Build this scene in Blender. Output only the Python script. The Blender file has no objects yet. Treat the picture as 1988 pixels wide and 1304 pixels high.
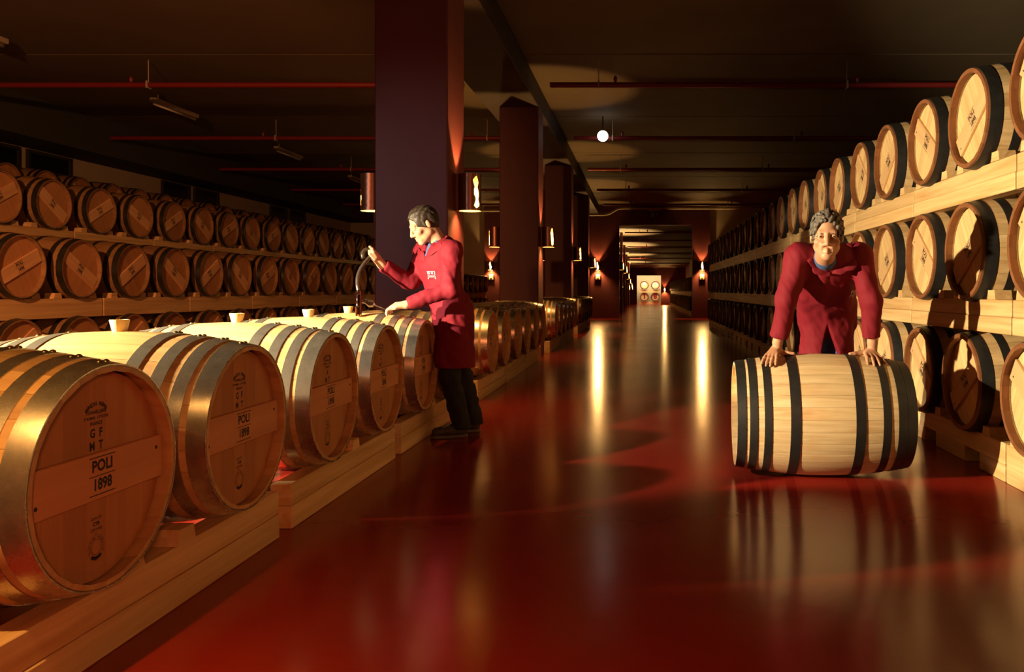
import bpy, bmesh, math, random
import numpy as np
from mathutils import Vector, Matrix
random.seed(7)
SC = bpy.context.scene
COL = SC.collection
PI = math.pi
def R(a): return math.radians(a)

# ------------------------------------------------------------------ camera, world, key light, exposure
EYE = 1.09
F_PX = 1546.0
VPX, VPY = 1246.0, 563.0
cd = bpy.data.cameras.new('camera'); cam = bpy.data.objects.new('camera', cd); COL.objects.link(cam)
cam.location = (0, 0, EYE); cam.rotation_euler = (PI/2, 0, 0)
cd.sensor_width = 36; cd.lens = 36*F_PX/1988
cd.shift_x = (994-VPX)/1988; cd.shift_y = -(652-VPY)/1988
cd.clip_start = 0.05; cd.clip_end = 200
SC.camera = cam
w = bpy.data.worlds.new('world'); SC.world = w; w.use_nodes = True
w.node_tree.nodes['Background'].inputs[0].default_value = (1.0, 0.72, 0.5, 1)
w.node_tree.nodes['Background'].inputs[1].default_value = 0.001
vs = SC.view_settings
vs.view_transform = 'Standard'; vs.look = 'None'; vs.exposure = 0.0; vs.gamma = 1.0; vs.use_curve_mapping = False
SC.cycles.sample_clamp_indirect = 4.0
SC.cycles.max_bounces = 8

def spot_lamp(name, loc, target, energy, color, size_deg, blend, radius):
    l = bpy.data.lights.new(name, 'SPOT'); l.energy = energy; l.color = color
    l.spot_size = R(size_deg); l.spot_blend = blend; l.shadow_soft_size = radius
    o = bpy.data.objects.new(name, l); COL.objects.link(o); o.location = loc
    d = Vector(target)-Vector(loc); o.rotation_euler = d.to_track_quat('-Z', 'Y').to_euler()
    return o
# studio spot standing in the aisle beside the long left-hand rack; it rakes across the barrels to the far side
spot_lamp('studio_spot', (-4.3, 2.4, 1.52), (1.5, 5.9, 0.80), 3900, (1.0, 0.79, 0.47), 56, 0.45, 0.05)
spot_lamp('studio_spot_high', (-4.4, 2.5, 2.4), (-1.95, 4.45, 0.85), 2000, (1.0, 0.88, 0.66), 35, 0.6, 0.06)
# added warm fill behind the camera, reddens the front barrel heads
spot_lamp('aisle_fill', (0.9, -1.6, 1.7), (-1.7, 3.3, 0.55), 230, (1.0, 0.28, 0.10), 72, 0.8, 0.2)
# added soft spot that stands in for studio spill on the first pillar
spot_lamp('pillar_spill_fill', (-4.3, 2.4, 2.3), (-2.0, 6.85, 1.75), 130, (1.0, 0.90, 0.92), 34, 1.0, 0.2)
spot_lamp('side_aisle_fill', (-3.3, 1.2, 2.9), (-7.4, 12.8, 1.9), 1500, (1.0, 0.38, 0.12), 60, 0.6, 0.1)  # added warm fill in the side aisle, out of view, for the old racks

# ------------------------------------------------------------------ materials
def new_mat(name):
    m = bpy.data.materials.new(name); m.use_nodes = True
    nt = m.node_tree; b = nt.nodes['Principled BSDF']
    return m, nt, b
def plain(name, col, rough=0.6, metal=0.0, noise=0.0, nscale=8.0, bump=0.0, spec=0.5, coat=0.0, sheen=0.0):
    m, nt, b = new_mat(name)
    b.inputs['Base Color'].default_value = (*col, 1); b.inputs['Roughness'].default_value = rough
    b.inputs['Metallic'].default_value = metal; b.inputs['Specular IOR Level'].default_value = spec
    b.inputs['Coat Weight'].default_value = coat
    if sheen: b.inputs['Sheen Weight'].default_value = sheen
    if noise or bump:
        tc = nt.nodes.new('ShaderNodeTexCoord')
        n = nt.nodes.new('ShaderNodeTexNoise'); n.inputs['Scale'].default_value = nscale; n.inputs['Detail'].default_value = 5
        nt.links.new(tc.outputs['Object'], n.inputs['Vector'])
        if noise:
            r = nt.nodes.new('ShaderNodeValToRGB')
            r.color_ramp.elements[0].position = 0.3; r.color_ramp.elements[1].position = 0.7
            r.color_ramp.elements[0].color = (*[c*(1-noise) for c in col], 1)
            r.color_ramp.elements[1].color = (*[min(1, c*(1+noise)) for c in col], 1)
            nt.links.new(n.outputs['Fac'], r.inputs['Fac']); nt.links.new(r.outputs['Color'], b.inputs['Base Color'])
        if bump:
            bp = nt.nodes.new('ShaderNodeBump'); bp.inputs['Strength'].default_value = bump; bp.inputs['Distance'].default_value = 0.01
            nt.links.new(n.outputs['Fac'], bp.inputs['Height']); nt.links.new(bp.outputs['Normal'], b.inputs['Normal'])
    return m
def emit(name, col, strength):
    m, nt, b = new_mat(name)
    e = nt.nodes.new('ShaderNodeEmission'); e.inputs[0].default_value = (*col, 1); e.inputs[1].default_value = strength
    nt.links.new(e.outputs[0], nt.nodes['Material Output'].inputs[0]); nt.nodes.remove(b)
    return m
def wood(name, dark, light, axis='X', rough=0.55, vary=0.3, ring=16.0, stretch=0.06, spec=0.3, bump=0.15, stain=None):
    m, nt, b = new_mat(name); N = nt.nodes; L = nt.links
    tc = N.new('ShaderNodeTexCoord'); oi = N.new('ShaderNodeObjectInfo')
    mu = N.new('ShaderNodeMath'); mu.operation = 'MULTIPLY'; mu.inputs[1].default_value = 41.0
    L.new(oi.outputs['Random'], mu.inputs[0])
    ad = N.new('ShaderNodeVectorMath'); ad.operation = 'ADD'
    L.new(tc.outputs['Object'], ad.inputs[0]); L.new(mu.outputs[0], ad.inputs[1])
    mp = N.new('ShaderNodeMapping')
    s = [ring]*3; s['XYZ'.index(axis)] = ring*stretch; mp.inputs['Scale'].default_value = s
    L.new(ad.outputs[0], mp.inputs['Vector'])
    n = N.new('ShaderNodeTexNoise'); n.inputs['Scale'].default_value = 1.0; n.inputs['Detail'].default_value = 6; n.inputs['Roughness'].default_value = 0.6
    n.inputs['Distortion'].default_value = 0.6
    L.new(mp.outputs[0], n.inputs['Vector'])
    r = N.new('ShaderNodeValToRGB')
    r.color_ramp.elements[0].position = 0.28; r.color_ramp.elements[1].position = 0.72
    r.color_ramp.elements[0].color = (*dark, 1); r.color_ramp.elements[1].color = (*light, 1)
    L.new(n.outputs['Fac'], r.inputs['Fac'])
    hs = N.new('ShaderNodeHueSaturation')
    mr = N.new('ShaderNodeMapRange'); mr.inputs['To Min'].default_value = 1-vary/2; mr.inputs['To Max'].default_value = 1+vary/2
    L.new(oi.outputs['Random'], mr.inputs['Value']); L.new(mr.outputs[0], hs.inputs['Value'])
    L.new(r.outputs[0], hs.inputs['Color'])
    out = hs.outputs[0]
    if stain:
        n2 = N.new('ShaderNodeTexNoise'); n2.inputs['Scale'].default_value = 3.0; n2.inputs['Detail'].default_value = 7
        L.new(ad.outputs[0], n2.inputs['Vector'])
        r2 = N.new('ShaderNodeValToRGB'); r2.color_ramp.elements[0].position = 0.52; r2.color_ramp.elements[1].position = 0.75
        L.new(n2.outputs['Fac'], r2.inputs['Fac'])
        mx = N.new('ShaderNodeMixRGB'); mx.blend_type = 'MULTIPLY'; mx.inputs['Color2'].default_value = (*stain, 1)
        L.new(r2.outputs[0], mx.inputs['Fac']); L.new(out, mx.inputs['Color1']); out = mx.outputs[0]
    L.new(out, b.inputs['Base Color'])
    b.inputs['Roughness'].default_value = rough; b.inputs['Specular IOR Level'].default_value = spec
    if bump:
        bp = N.new('ShaderNodeBump'); bp.inputs['Strength'].default_value = bump; bp.inputs['Distance'].default_value = 0.004
        L.new(n.outputs['Fac'], bp.inputs['Height']); L.new(bp.outputs['Normal'], b.inputs['Normal'])
    return m
M = {}
M['oak_front'] = wood('oak_front', (.44, .235, .085), (.64, .41, .18), 'X', rough=.42, spec=.4, vary=.25)
M['oak_pale'] = wood('oak_pale', (.44, .28, .12), (.68, .48, .25), 'X', vary=.26, ring=24, stretch=.05, stain=(.8, .66, .5))
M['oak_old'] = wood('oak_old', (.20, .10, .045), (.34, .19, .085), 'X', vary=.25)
M['oak_roll'] = wood('oak_roll', (.50, .34, .165), (.76, .58, .34), 'X', vary=.14, ring=34, stretch=.04, stain=(.9, .72, .58))
M['chime_brown'] = wood('chime_brown', (.16, .055, .02), (.27, .11, .045), 'Y', vary=.2)
M['head_front'] = wood('head_front', (.40, .17, .066), (.50, .23, .095), 'Z', vary=.24, rough=.6)
M['head_pale'] = wood('head_pale', (.54, .34, .135), (.76, .54, .27), 'Z', vary=.22, ring=24, stretch=.05, rough=.6)
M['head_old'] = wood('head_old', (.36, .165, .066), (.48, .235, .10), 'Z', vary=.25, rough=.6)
M['board_front'] = wood('board_front', (.52, .23, .10), (.64, .31, .145), 'Y', vary=.1, rough=.6)
M['board_pale'] = wood('board_pale', (.56, .33, .15), (.68, .44, .22), 'Y', vary=.12, rough=.6)
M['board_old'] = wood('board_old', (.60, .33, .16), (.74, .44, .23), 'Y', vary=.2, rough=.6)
M['pine'] = wood('pine', (.52, .29, .105), (.80, .56, .28), 'Y', vary=.18, ring=17, stretch=.045, rough=.6)
M['ink'] = plain('ink', (.022, .014, .010), .7)
M['red_ink'] = plain('red_ink', (.25, .01, .03), .6)
M['grey_ink'] = plain('grey_ink', (.55, .56, .52), .6)
def galv(name, base, rough):
    m, nt, b = new_mat(name); N = nt.nodes; L = nt.links
    tc = N.new('ShaderNodeTexCoord'); n = N.new('ShaderNodeTexNoise'); n.inputs['Scale'].default_value = 14; n.inputs['Detail'].default_value = 8; n.inputs['Roughness'].default_value = .7
    L.new(tc.outputs['Object'], n.inputs['Vector'])
    r = N.new('ShaderNodeValToRGB'); r.color_ramp.elements[0].position = .35; r.color_ramp.elements[1].position = .65
    r.color_ramp.elements[0].color = (*[c*.62 for c in base], 1); r.color_ramp.elements[1].color = (*base, 1)
    L.new(n.outputs['Fac'], r.inputs['Fac']); L.new(r.outputs[0], b.inputs['Base Color'])
    mr = N.new('ShaderNodeMapRange'); mr.inputs['To Min'].default_value = rough+.12; mr.inputs['To Max'].default_value = rough-.06
    L.new(n.outputs['Fac'], mr.inputs['Value']); L.new(mr.outputs[0], b.inputs['Roughness'])
    b.inputs['Metallic'].default_value = .9
    bp = N.new('ShaderNodeBump'); bp.inputs['Strength'].default_value = .12; bp.inputs['Distance'].default_value = .004
    L.new(n.outputs['Fac'], bp.inputs['Height']); L.new(bp.outputs['Normal'], b.inputs['Normal'])
    return m
M['galvanized'] = galv('galvanized', (.70, .62, .50), .25)
M['hoop_black'] = plain('hoop_black', (.012, .0112, .0105), .5, noise=.3, nscale=20)
M['hoop_dark'] = plain('hoop_dark', (.028, .024, .020), .36, metal=.25, noise=.3, nscale=15)
M['brass'] = plain('brass', (.75, .55, .25), .3, metal=1)
M['bung'] = plain('bung', (.82, .62, .25), .5)
M['pillar'] = plain('pillar', (.110, .019, .021), .55, noise=.06, nscale=3)
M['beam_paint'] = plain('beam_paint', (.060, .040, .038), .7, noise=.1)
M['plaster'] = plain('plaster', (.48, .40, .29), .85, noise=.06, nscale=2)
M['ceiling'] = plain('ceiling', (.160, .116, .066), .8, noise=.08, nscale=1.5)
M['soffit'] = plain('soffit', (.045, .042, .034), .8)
M['pipe_red'] = plain('pipe_red', (.20, .014, .012), .45)
M['pipe_grey'] = plain('pipe_grey', (.42, .36, .27), .5)
M['steel_dark'] = plain('steel_dark', (.05, .045, .04), .5, metal=.5)
M['window_dark'] = plain('window_dark', (.004, .005, .006), .25)
M['copper'] = plain('copper', (.28, .13, .08), .35, metal=.85)
M['copper_in'] = plain('copper_in', (.85, .62, .35), .5)
M['bulb'] = emit('bulb', (1.0, .50, .14), 550)
M['bulb_small'] = emit('bulb_small', (1.0, .56, .18), 420)
M['bulb_star'] = emit('bulb_star', (1.0, .54, .15), 5500)
M['flare_white'] = emit('flare_white', (1.0, .96, .88), 3.5)
M['switch'] = plain('switch', (.8, .75, .6), .5)
def floor_mat():
    m, nt, b = new_mat('floor_red'); N = nt.nodes; L = nt.links
    tc = N.new('ShaderNodeTexCoord')
    n = N.new('ShaderNodeTexNoise'); n.inputs['Scale'].default_value = 1.1; n.inputs['Detail'].default_value = 6
    L.new(tc.outputs['Object'], n.inputs['Vector'])
    r = N.new('ShaderNodeValToRGB'); r.color_ramp.elements[0].position = .3; r.color_ramp.elements[1].position = .7
    r.color_ramp.elements[0].color = (.20, .011, .007, 1); r.color_ramp.elements[1].color = (.27, .017, .010, 1)
    L.new(n.outputs['Fac'], r.inputs['Fac']); L.new(r.outputs[0], b.inputs['Base Color'])
    n2 = N.new('ShaderNodeTexNoise'); n2.inputs['Scale'].default_value = 5.0; n2.inputs['Detail'].default_value = 4
    L.new(tc.outputs['Object'], n2.inputs['Vector'])
    bp = N.new('ShaderNodeBump'); bp.inputs['Strength'].default_value = .10; bp.inputs['Distance'].default_value = .01
    L.new(n2.outputs['Fac'], bp.inputs['Height']); L.new(bp.outputs['Normal'], b.inputs['Normal'])
    mr = N.new('ShaderNodeMapRange'); mr.inputs['To Min'].default_value = .13; mr.inputs['To Max'].default_value = .23
    L.new(n.outputs['Fac'], mr.inputs['Value']); L.new(mr.outputs[0], b.inputs['Roughness'])
    b.inputs['Specular IOR Level'].default_value = .30
    return m
M['floor'] = floor_mat()

# ------------------------------------------------------------------ mesh helpers
class MB:
    """collects boxes, lathes and prisms into one mesh"""
    def __init__(s): s.v = []; s.f = []; s.mi = []
    def add(s, vs, fs, mi=0):
        k = len(s.v); s.v += [tuple(p) for p in vs]
        s.f += [tuple(i+k for i in f) for f in fs]; s.mi += [mi]*len(fs)
        return s
    def box(s, x0, x1, y0, y1, z0, z1, mi=0):
        v = [(x0,y0,z0),(x1,y0,z0),(x1,y1,z0),(x0,y1,z0),(x0,y0,z1),(x1,y0,z1),(x1,y1,z1),(x0,y1,z1)]
        return s.add(v, [(0,3,2,1),(4,5,6,7),(0,1,5,4),(1,2,6,5),(2,3,7,6),(3,0,4,7)], mi)
    def bbox(s, x0, x1, y0, y1, z0, z1, b=.004, mi=0):
        """box with small chamfers"""
        bm = bmesh.new(); bmesh.ops.create_cube(bm, size=1)
        for q in bm.verts: q.co = Vector(((x0+x1)/2+q.co.x*(x1-x0), (y0+y1)/2+q.co.y*(y1-y0), (z0+z1)/2+q.co.z*(z1-z0)))
        bmesh.ops.bevel(bm, geom=bm.edges[:], offset=b, segments=1, affect='EDGES')
        bm.verts.index_update()
        s.add([q.co[:] for q in bm.verts], [[q.index for q in f.verts] for f in bm.faces], mi); bm.free()
        return s
    def lathe_x(s, prof, n, mis=None, closed=False, mi=0):
        """revolve (x, r) points about the X axis; mis[i] is the material of the band i..i+1"""
        k0 = []; vs = []; fs = []; ms = []
        for (x, r) in prof:
            if r < 1e-6: k0.append((len(vs), 1)); vs.append((x, 0, 0))
            else:
                k0.append((len(vs), n))
                for j in range(n):
                    a = 2*PI*j/n; vs.append((x, r*math.cos(a), r*math.sin(a)))
        m = len(prof)
        for i in range(m if closed else m-1):
            (a, na), (b, nb) = k0[i], k0[(i+1) % m]
            for j in range(n):
                j2 = (j+1) % n
                if na == 1 and nb == 1: continue
                if na == 1: f = (a, b+j2, b+j)
                elif nb == 1: f = (a+j, a+j2, b)
                else: f = (a+j, a+j2, b+j2, b+j)
                fs.append(f); ms.append(mis[i] if mis else mi)
        k = len(s.v); s.v += vs; s.f += [tuple(q+k for q in f) for f in fs]; s.mi += ms
        return s
    def tube(s, pts, rad, n=10, mi=0, caps=True):
        pts = [Vector(p) for p in pts]; rads = rad if isinstance(rad, (list, tuple)) else [rad]*len(pts)
        k = len(s.v); vs = []; fs = []
        t0 = (pts[1]-pts[0]).normalized(); u = t0.orthogonal().normalized()
        for i, p in enumerate(pts):
            t = (pts[min(i+1, len(pts)-1)]-pts[max(i-1, 0)]).normalized()
            u = (u-t*u.dot(t)).normalized(); v2 = t.cross(u)
            for j in range(n):
                a = 2*PI*j/n; vs.append(p+(u*math.cos(a)+v2*math.sin(a))*rads[i])
        for i in range(len(pts)-1):
            for j in range(n):
                j2 = (j+1) % n; fs.append((i*n+j, i*n+j2, (i+1)*n+j2, (i+1)*n+j))
        if caps:
            fs.append(tuple(reversed(range(n)))); fs.append(tuple((len(pts)-1)*n+j for j in range(n)))
        return s.add([p[:] for p in vs], fs, mi)
    def mesh(s, name, mats, smooth=False, angle=None):
        me = bpy.data.meshes.new(name); me.from_pydata(s.v, [], s.f)
        for m in (mats if isinstance(mats, (list, tuple)) else [mats]): me.materials.append(M[m] if isinstance(m, str) else m)
        if any(s.mi): me.polygons.foreach_set('material_index', s.mi)
        bm = bmesh.new(); bm.from_mesh(me); bmesh.ops.recalc_face_normals(bm, faces=bm.faces); bm.to_mesh(me); bm.free()
        if smooth:
            me.polygons.foreach_set('use_smooth', [True]*len(me.polygons))
            if angle: me.set_sharp_from_angle(angle=R(angle))
        me.update()
        return me
def obj(name, me, parent=None, loc=(0,0,0), rot=(0,0,0)):
    o = bpy.data.objects.new(name, me); COL.objects.link(o)
    o.location = loc; o.rotation_euler = rot
    if parent is not None: o.parent = parent
    return o
def tag(o, label=None, cat=None, group=None, kind=None):
    if label: o['label'] = label
    if cat: o['category'] = cat
    if group: o['group'] = group
    if kind: o['kind'] = kind
    return o
def thing(name, label, cat, loc=(0,0,0), rotz=0, group=None):
    o = bpy.data.objects.new(name, None); COL.objects.link(o); o.empty_display_size = .1
    o.location = loc; o.rotation_euler = (0, 0, rotz)
    return tag(o, label, cat, group)
def struct(name, me, label=None, parent=None, loc=(0,0,0)):
    o = obj(name, me, parent, loc)
    if parent is None: o['kind'] = 'structure'
    if label: o['label'] = label
    return o
ONES = 'first second third fourth fifth sixth seventh eighth ninth tenth eleventh twelfth thirteenth fourteenth fifteenth sixteenth seventeenth eighteenth nineteenth twentieth'.split()
def ordinal(n):
    if n <= 20: return ONES[n-1]
    t, u = divmod(n, 10); T = {2: 'twenty', 3: 'thirty', 4: 'forty'}[t]
    return T+'-'+ONES[u-1] if u else {3: 'thirtieth', 4: 'fortieth'}[t]
def text_mesh(parts, mat, name='lettering'):
    """parts: (string, size, cx, cy, weight[, rot]) laid in XY -> flat print mapped to the face plane (text x -> Y, text y -> Z)"""
    mb = MB()
    dg = None
    for p in parts:
        s, size, cx, cy, wgt = p[:5]; rot = p[5] if len(p) > 5 else 0; sx = p[6] if len(p) > 6 else 1.0
        cu = bpy.data.curves.new('t', 'FONT'); cu.body = s; cu.size = size; cu.align_x = 'CENTER'; cu.align_y = 'CENTER'
        cu.offset = wgt; cu.resolution_u = 3
        o = bpy.data.objects.new('t', cu); COL.objects.link(o)
        dg = bpy.context.evaluated_depsgraph_get(); me = bpy.data.meshes.new_from_object(o.evaluated_get(dg))
        c, sn = math.cos(rot), math.sin(rot)
        mb.add([(0, cx+(q.co.x*sx*c-q.co.y*sn), cy+(q.co.x*sx*sn+q.co.y*c)) for q in me.vertices], [list(f.vertices) for f in me.polygons])
        bpy.data.objects.remove(o); bpy.data.curves.remove(cu); bpy.data.meshes.remove(me)
    return mb
def bars(mb, rects):
    for (y0, y1, z0, z1) in rects:
        mb.add([(0,y0,z0),(0,y1,z0),(0,y1,z1),(0,y0,z1)], [(0,1,2,3)])
    return mb
# ------------------------------------------------------------------ the hall
CZ = 4.40            # ceiling height
YC = 30.85           # cross wall
def face_plane_mesh(mb, mats, name='m'): return mb.mesh(name, mats)
fl = MB().box(-14, 7.2, -4, 66, -.2, 0).mesh('floor', 'floor'); struct('floor', fl, 'glossy red resin floor of the cellar')
# ceiling slabs, four metres each, with open joints
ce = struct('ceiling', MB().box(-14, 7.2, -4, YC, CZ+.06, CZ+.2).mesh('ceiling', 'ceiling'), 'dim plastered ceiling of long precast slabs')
PIPES = [11.46+4*k for k in range(-3, 5)]
edges = [-4]+[p-.28 for p in PIPES]+[YC]
for a, b in zip(edges[:-1], edges[1:]):
    for (x0, x1) in ((-14, -2.5), (-1.67, 7.0)):
        struct('slab', MB().bbox(x0, x1, a+.012, b-.012, CZ, CZ+.06, .01).mesh('slab', 'ceiling'), None, ce)
struct('wall_right', MB().box(7.0, 7.2, -4, YC, 0, CZ).mesh('wall_right', 'plaster'), 'cream plastered wall behind the tall barrel rack')
wl = struct('wall_left', MB().box(-11.5, -11.3, -4, YC, 0, 3.70).mesh('wall_left', 'plaster'), 'cream plastered wall with a strip of small dark windows')
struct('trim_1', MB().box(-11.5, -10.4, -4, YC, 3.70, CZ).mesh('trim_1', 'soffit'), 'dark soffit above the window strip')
struct('wall_rear', MB().box(-14, 7.2, -4.2, -4, 0, CZ).mesh('wall_rear', 'plaster'), 'wall behind the photographer')
k = 1
for y0 in (13.3, 14.6, 18.7, 20.05, 24.15, 25.5):
    wn = MB().box(-11.3, -11.24, y0, y0+1.12, 3.28, 3.34).box(-11.3, -11.24, y0, y0+1.12, 3.62, 3.68)
    wn.box(-11.3, -11.24, y0, y0+.05, 3.34, 3.62).box(-11.3, -11.24, y0+1.07, y0+1.12, 3.34, 3.62)
    wo = struct('window_%d' % k, wn.mesh('window', 'steel_dark'), 'small dark window high in the cream wall, %s of the strip' % ordinal(k)); k += 1
    struct('pane', MB().box(-11.298, -11.27, y0+.05, y0+1.07, 3.34, 3.62).mesh('pane', 'window_dark'), None, wo)
# longitudinal beam over the pillars
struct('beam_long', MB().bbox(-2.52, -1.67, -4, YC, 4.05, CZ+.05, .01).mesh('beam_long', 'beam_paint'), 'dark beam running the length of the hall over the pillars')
PILY = [0.85, 6.85, 12.85, 18.85, 24.85]
for i, y in enumerate(PILY):
    if i == 0: lab = 'dark purple square pillar beside the photographer'
    else: lab = 'dark purple square pillar, %s along the hall' % ordinal(i)
    struct('pillar_%d' % (i+1), MB().bbox(-2.30, -1.67, y, y+.63, 0, 4.05, .012).mesh('pillar', 'pillar'), lab)
# cross wall with the wide opening
cw = MB()
cw.box(-6.1, -5.45, YC, YC+.5, 0, CZ, 0).box(-5.45, -2.0, YC+.15, YC+.5, 0, CZ, 0)
cw.box(-2.0, -.88, YC, YC+.5, 0, CZ, 0).box(1.97, 2.65, YC, YC+.5, 0, CZ, 0)
cw.box(-.88, 1.97, YC, YC+.5, 3.62, CZ, 0)
struct('wall_cross', cw.mesh('wall_cross', 'pillar'), 'dark purple cross wall with a wide opening')
struct('wall_cross_left', MB().box(-11.5, -6.1, YC+.1, YC+.4, 0, CZ).mesh('wcl', 'plaster'), 'cream end wall beyond the low rack')
struct('wall_cross_right', MB().box(2.65, 7.2, YC+.1, YC+.4, 0, CZ).mesh('wcr', 'plaster'), 'cream end wall beyond the tall rack')
# second hall
Y2 = 60.0
z_near, z_far = 3.95, 2.80
def sl_z(y): return z_near+(z_far-z_near)*(y-YC-.5)/(Y2-YC-.5)
c2 = MB(); ya, yb = YC+.5, Y2
c2.add([(-5,ya,z_near),(5,ya,z_near),(5,yb,z_far),(-5,yb,z_far),(-5,ya,z_near+.2),(5,ya,z_near+.2),(5,yb,z_far+.2),(-5,yb,z_far+.2)],
       [(0,3,2,1),(4,5,6,7),(0,1,5,4),(1,2,6,5),(2,3,7,6),(3,0,4,7)])
struct('ceiling_second', c2.mesh('ceiling2', 'ceiling'), 'banded ceiling of the second hall')
struct('wall_second_right', MB().box(3.3, 3.5, ya, yb, 0, z_near).mesh('w2r', 'plaster'), 'cream wall of the second hall')
struct('wall_second_left', MB().box(-3.6, -3.4, ya, yb, 0, z_near).mesh('w2l', 'pillar'), 'dark wall of the second hall')
fw = MB().box(-5, -.37, Y2, Y2+.3, 0, 3.2).box(1.45, 5, Y2, Y2+.3, 0, 3.2).box(-.37, 1.45, Y2, Y2+.3, 2.2, 3.2)
struct('wall_far', fw.mesh('wall_far', 'pillar'), 'dark purple wall with the bright doorway')
# bright room beyond the doorway
br = MB().box(-1.6, 2.6, 63.6, 63.8, 0, 3.2).box(-1.8, -1.6, Y2+.3, 63.8, 0, 3.2).box(2.6, 2.8, Y2+.3, 63.8, 0, 3.2).box(-1.8, 2.8, Y2+.3, 63.8, 3.0, 3.2)
struct('wall_lit_room', br.mesh('wlr', 'plaster'), 'cream walls of the bright room at the far end')
al = bpy.data.lights.new('room_lamp', 'AREA'); al.energy = 400; al.size = 1.6; al.color = (1, .80, .45)
ao = bpy.data.objects.new('room_lamp', al); COL.objects.link(ao); ao.location = (.5, 61.2, 2.95); ao.rotation_euler = (R(28), 0, 0)

# sprinkler pipes
def pipe(y, x0, x1, z, lab, r=.04, hang=(), ceil=None, heads=()):
    t = thing('sprinkler_pipe', lab, 'pipe', ((x0+x1)/2, y, z), 0, 'red sprinkler pipes')
    h = (x1-x0)/2; xm = (x0+x1)/2
    me = MB().tube([(-h,0,0),(h,0,0)], r, 12).mesh('pipe', 'pipe_red', True, 40)
    obj('pipe_run', me, t)
    for x in hang:
        obj('hanger', MB().tube([(x-xm,0,r),(x-xm,0,(ceil or CZ)-z)], .007, 6).box(x-xm-.012, x-xm+.012, -r-.01, r+.01, -r-.01, r+.012).mesh('hanger', 'pipe_grey'), t)
    for x in heads:
        obj('sprinkler_head', MB().tube([(x-xm,0,r),(x-xm,0,r+.05),(x-xm,0,r+.09)], [.016,.03,.012], 8).mesh('sh', 'pipe_red'), t)
for k, y in enumerate(PIPES[3:]):
    n = ordinal(k+1)
    pipe(y, -1.32, 6.9, 4.04, 'dark red sprinkler pipe over the wide aisle, %s from the front' % n, hang=(-.62+.05*k, 2.95), heads=(-.38, 3.1))
    pipe(y, -10.3, -2.56, 4.04, 'dark red sprinkler pipe over the side aisle, %s from the front' % n, hang=(-7.1, -3.0), heads=(-7.35, -3.3))
ph = [444.7, 459.8, 472.7, 482.8, 491.4, 498.8, 505]
for k, y in enumerate((31.9, 35.2, 38.6, 42.0, 45.6, 49.4, 53.5)):
    pipe(y, -.75, 3.25, sl_z(y)-.16, 'red sprinkler pipe in the second hall, %s beyond the opening' % ordinal(k+1), r=.035, hang=(-.1,), ceil=sl_z(y), heads=(.25,))
# pale conduit above the opening
cp = MB().tube([(-2.05,30.6,3.98),(-1.45,30.6,3.98),(-1.25,30.6,4.02),(-.95,30.6,4.2),(-.8,30.6,4.23),(4.6,30.6,4.23)], .045, 10).mesh('conduit', 'pipe_grey', True, 40)
tag(obj('conduit_pipe', cp), 'pale grey conduit with an offset bend above the wide opening', 'pipe')
cp = MB().tube([(-11,30.6,4.15),(-2.6,30.6,4.15)], .06, 10).mesh('conduit', 'pipe_grey', True, 40)
tag(obj('conduit_pipe', cp), 'pale straight conduit above the end wall of the side aisle', 'pipe')
# exit sign hung from the lintel
es = thing('emergency_sign', 'small unlit emergency sign hanging over the wide opening', 'sign', (.5, 30.7, 3.9))
obj('sign_box', MB().bbox(-.2, .2, -.04, .04, 0, .22, .01).mesh('sb', 'steel_dark'), es)
obj('bracket', MB().box(-.24, .24, -.05, .05, .24, .28).box(-.02, .02, -.02, .02, .22, .3).mesh('bk', 'pipe_grey'), es)
sg = MB()
for (x0, x1, z0, z1) in ((-.13,-.03,.03,.05),(-.13,-.03,.15,.17),(-.13,-.11,.05,.15),(-.05,-.03,.05,.15),(.05,.15,.09,.11),(.09,.11,.05,.15)):
    sg.add([(x0,-.0415,z0),(x1,-.0415,z0),(x1,-.0415,z1),(x0,-.0415,z1)], [(0,1,2,3)])
obj('pictogram', sg.mesh('pg', 'switch'), es)
# tube sconces ------------------------------------------------------
def sconce_mesh(open_w=.030, seed=1):
    """thin copper cylinder about Z, open above and below, with a torn slit facing -Y"""
    rnd = random.Random(seed); mb = MB(); n = 40; h = .33; r = .10; t = .004
    zs = [i*h/16 for i in range(17)]
    def edge(side, z):
        j = math.sin(z*60+seed)*.006+rnd.uniform(-.004, .004)
        base = open_w/2 if .03 < z < .30 else .0015
        return side*(base+(j if base > .005 else 0))+(.008*math.sin(z*19) if base > .005 else 0)
    for s, rr, mi in (('o', r, 0), ('i', r-t, 1)):
        vs = []; fs = []
        for z in zs:
            a0 = -PI/2+edge(1, z)/r; a1 = 1.5*PI+edge(-1, z)/r
            for j in range(n+1):
                a = a0+(a1-a0)*j/n; vs.append((rr*math.cos(a), rr*math.sin(a), z))
        for i in range(16):
            for j in range(n):
                fs.append((i*(n+1)+j, i*(n+1)+j+1, (i+1)*(n+1)+j+1, (i+1)*(n+1)+j))
        mb.add(vs, fs, mi)
    me = bpy.data.meshes.new('tube_shade'); me.from_pydata(mb.v, [], mb.f)
    me.materials.append(M['copper']); me.materials.append(M['copper_in'])
    me.polygons.foreach_set('material_index', mb.mi); me.polygons.foreach_set('use_smooth', [True]*len(me.polygons))
    return me
SCM = [sconce_mesh(.048, 1), sconce_mesh(.044, 5)]
BULB = MB().lathe_x([(-.05,0),(-.045,.016),(0,.022),(.045,.016),(.05,0)], 8).mesh('bulb', 'bulb', True)
BULB_S = MB().lathe_x([(-.05,0),(-.045,.016),(0,.022),(.045,.016),(.05,0)], 6).mesh('bulb_s', 'bulb_small', True)
BACK = MB().bbox(-.035, .035, .095, .125, -.0, .33, .003).mesh('back_plate', 'copper')
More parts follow.
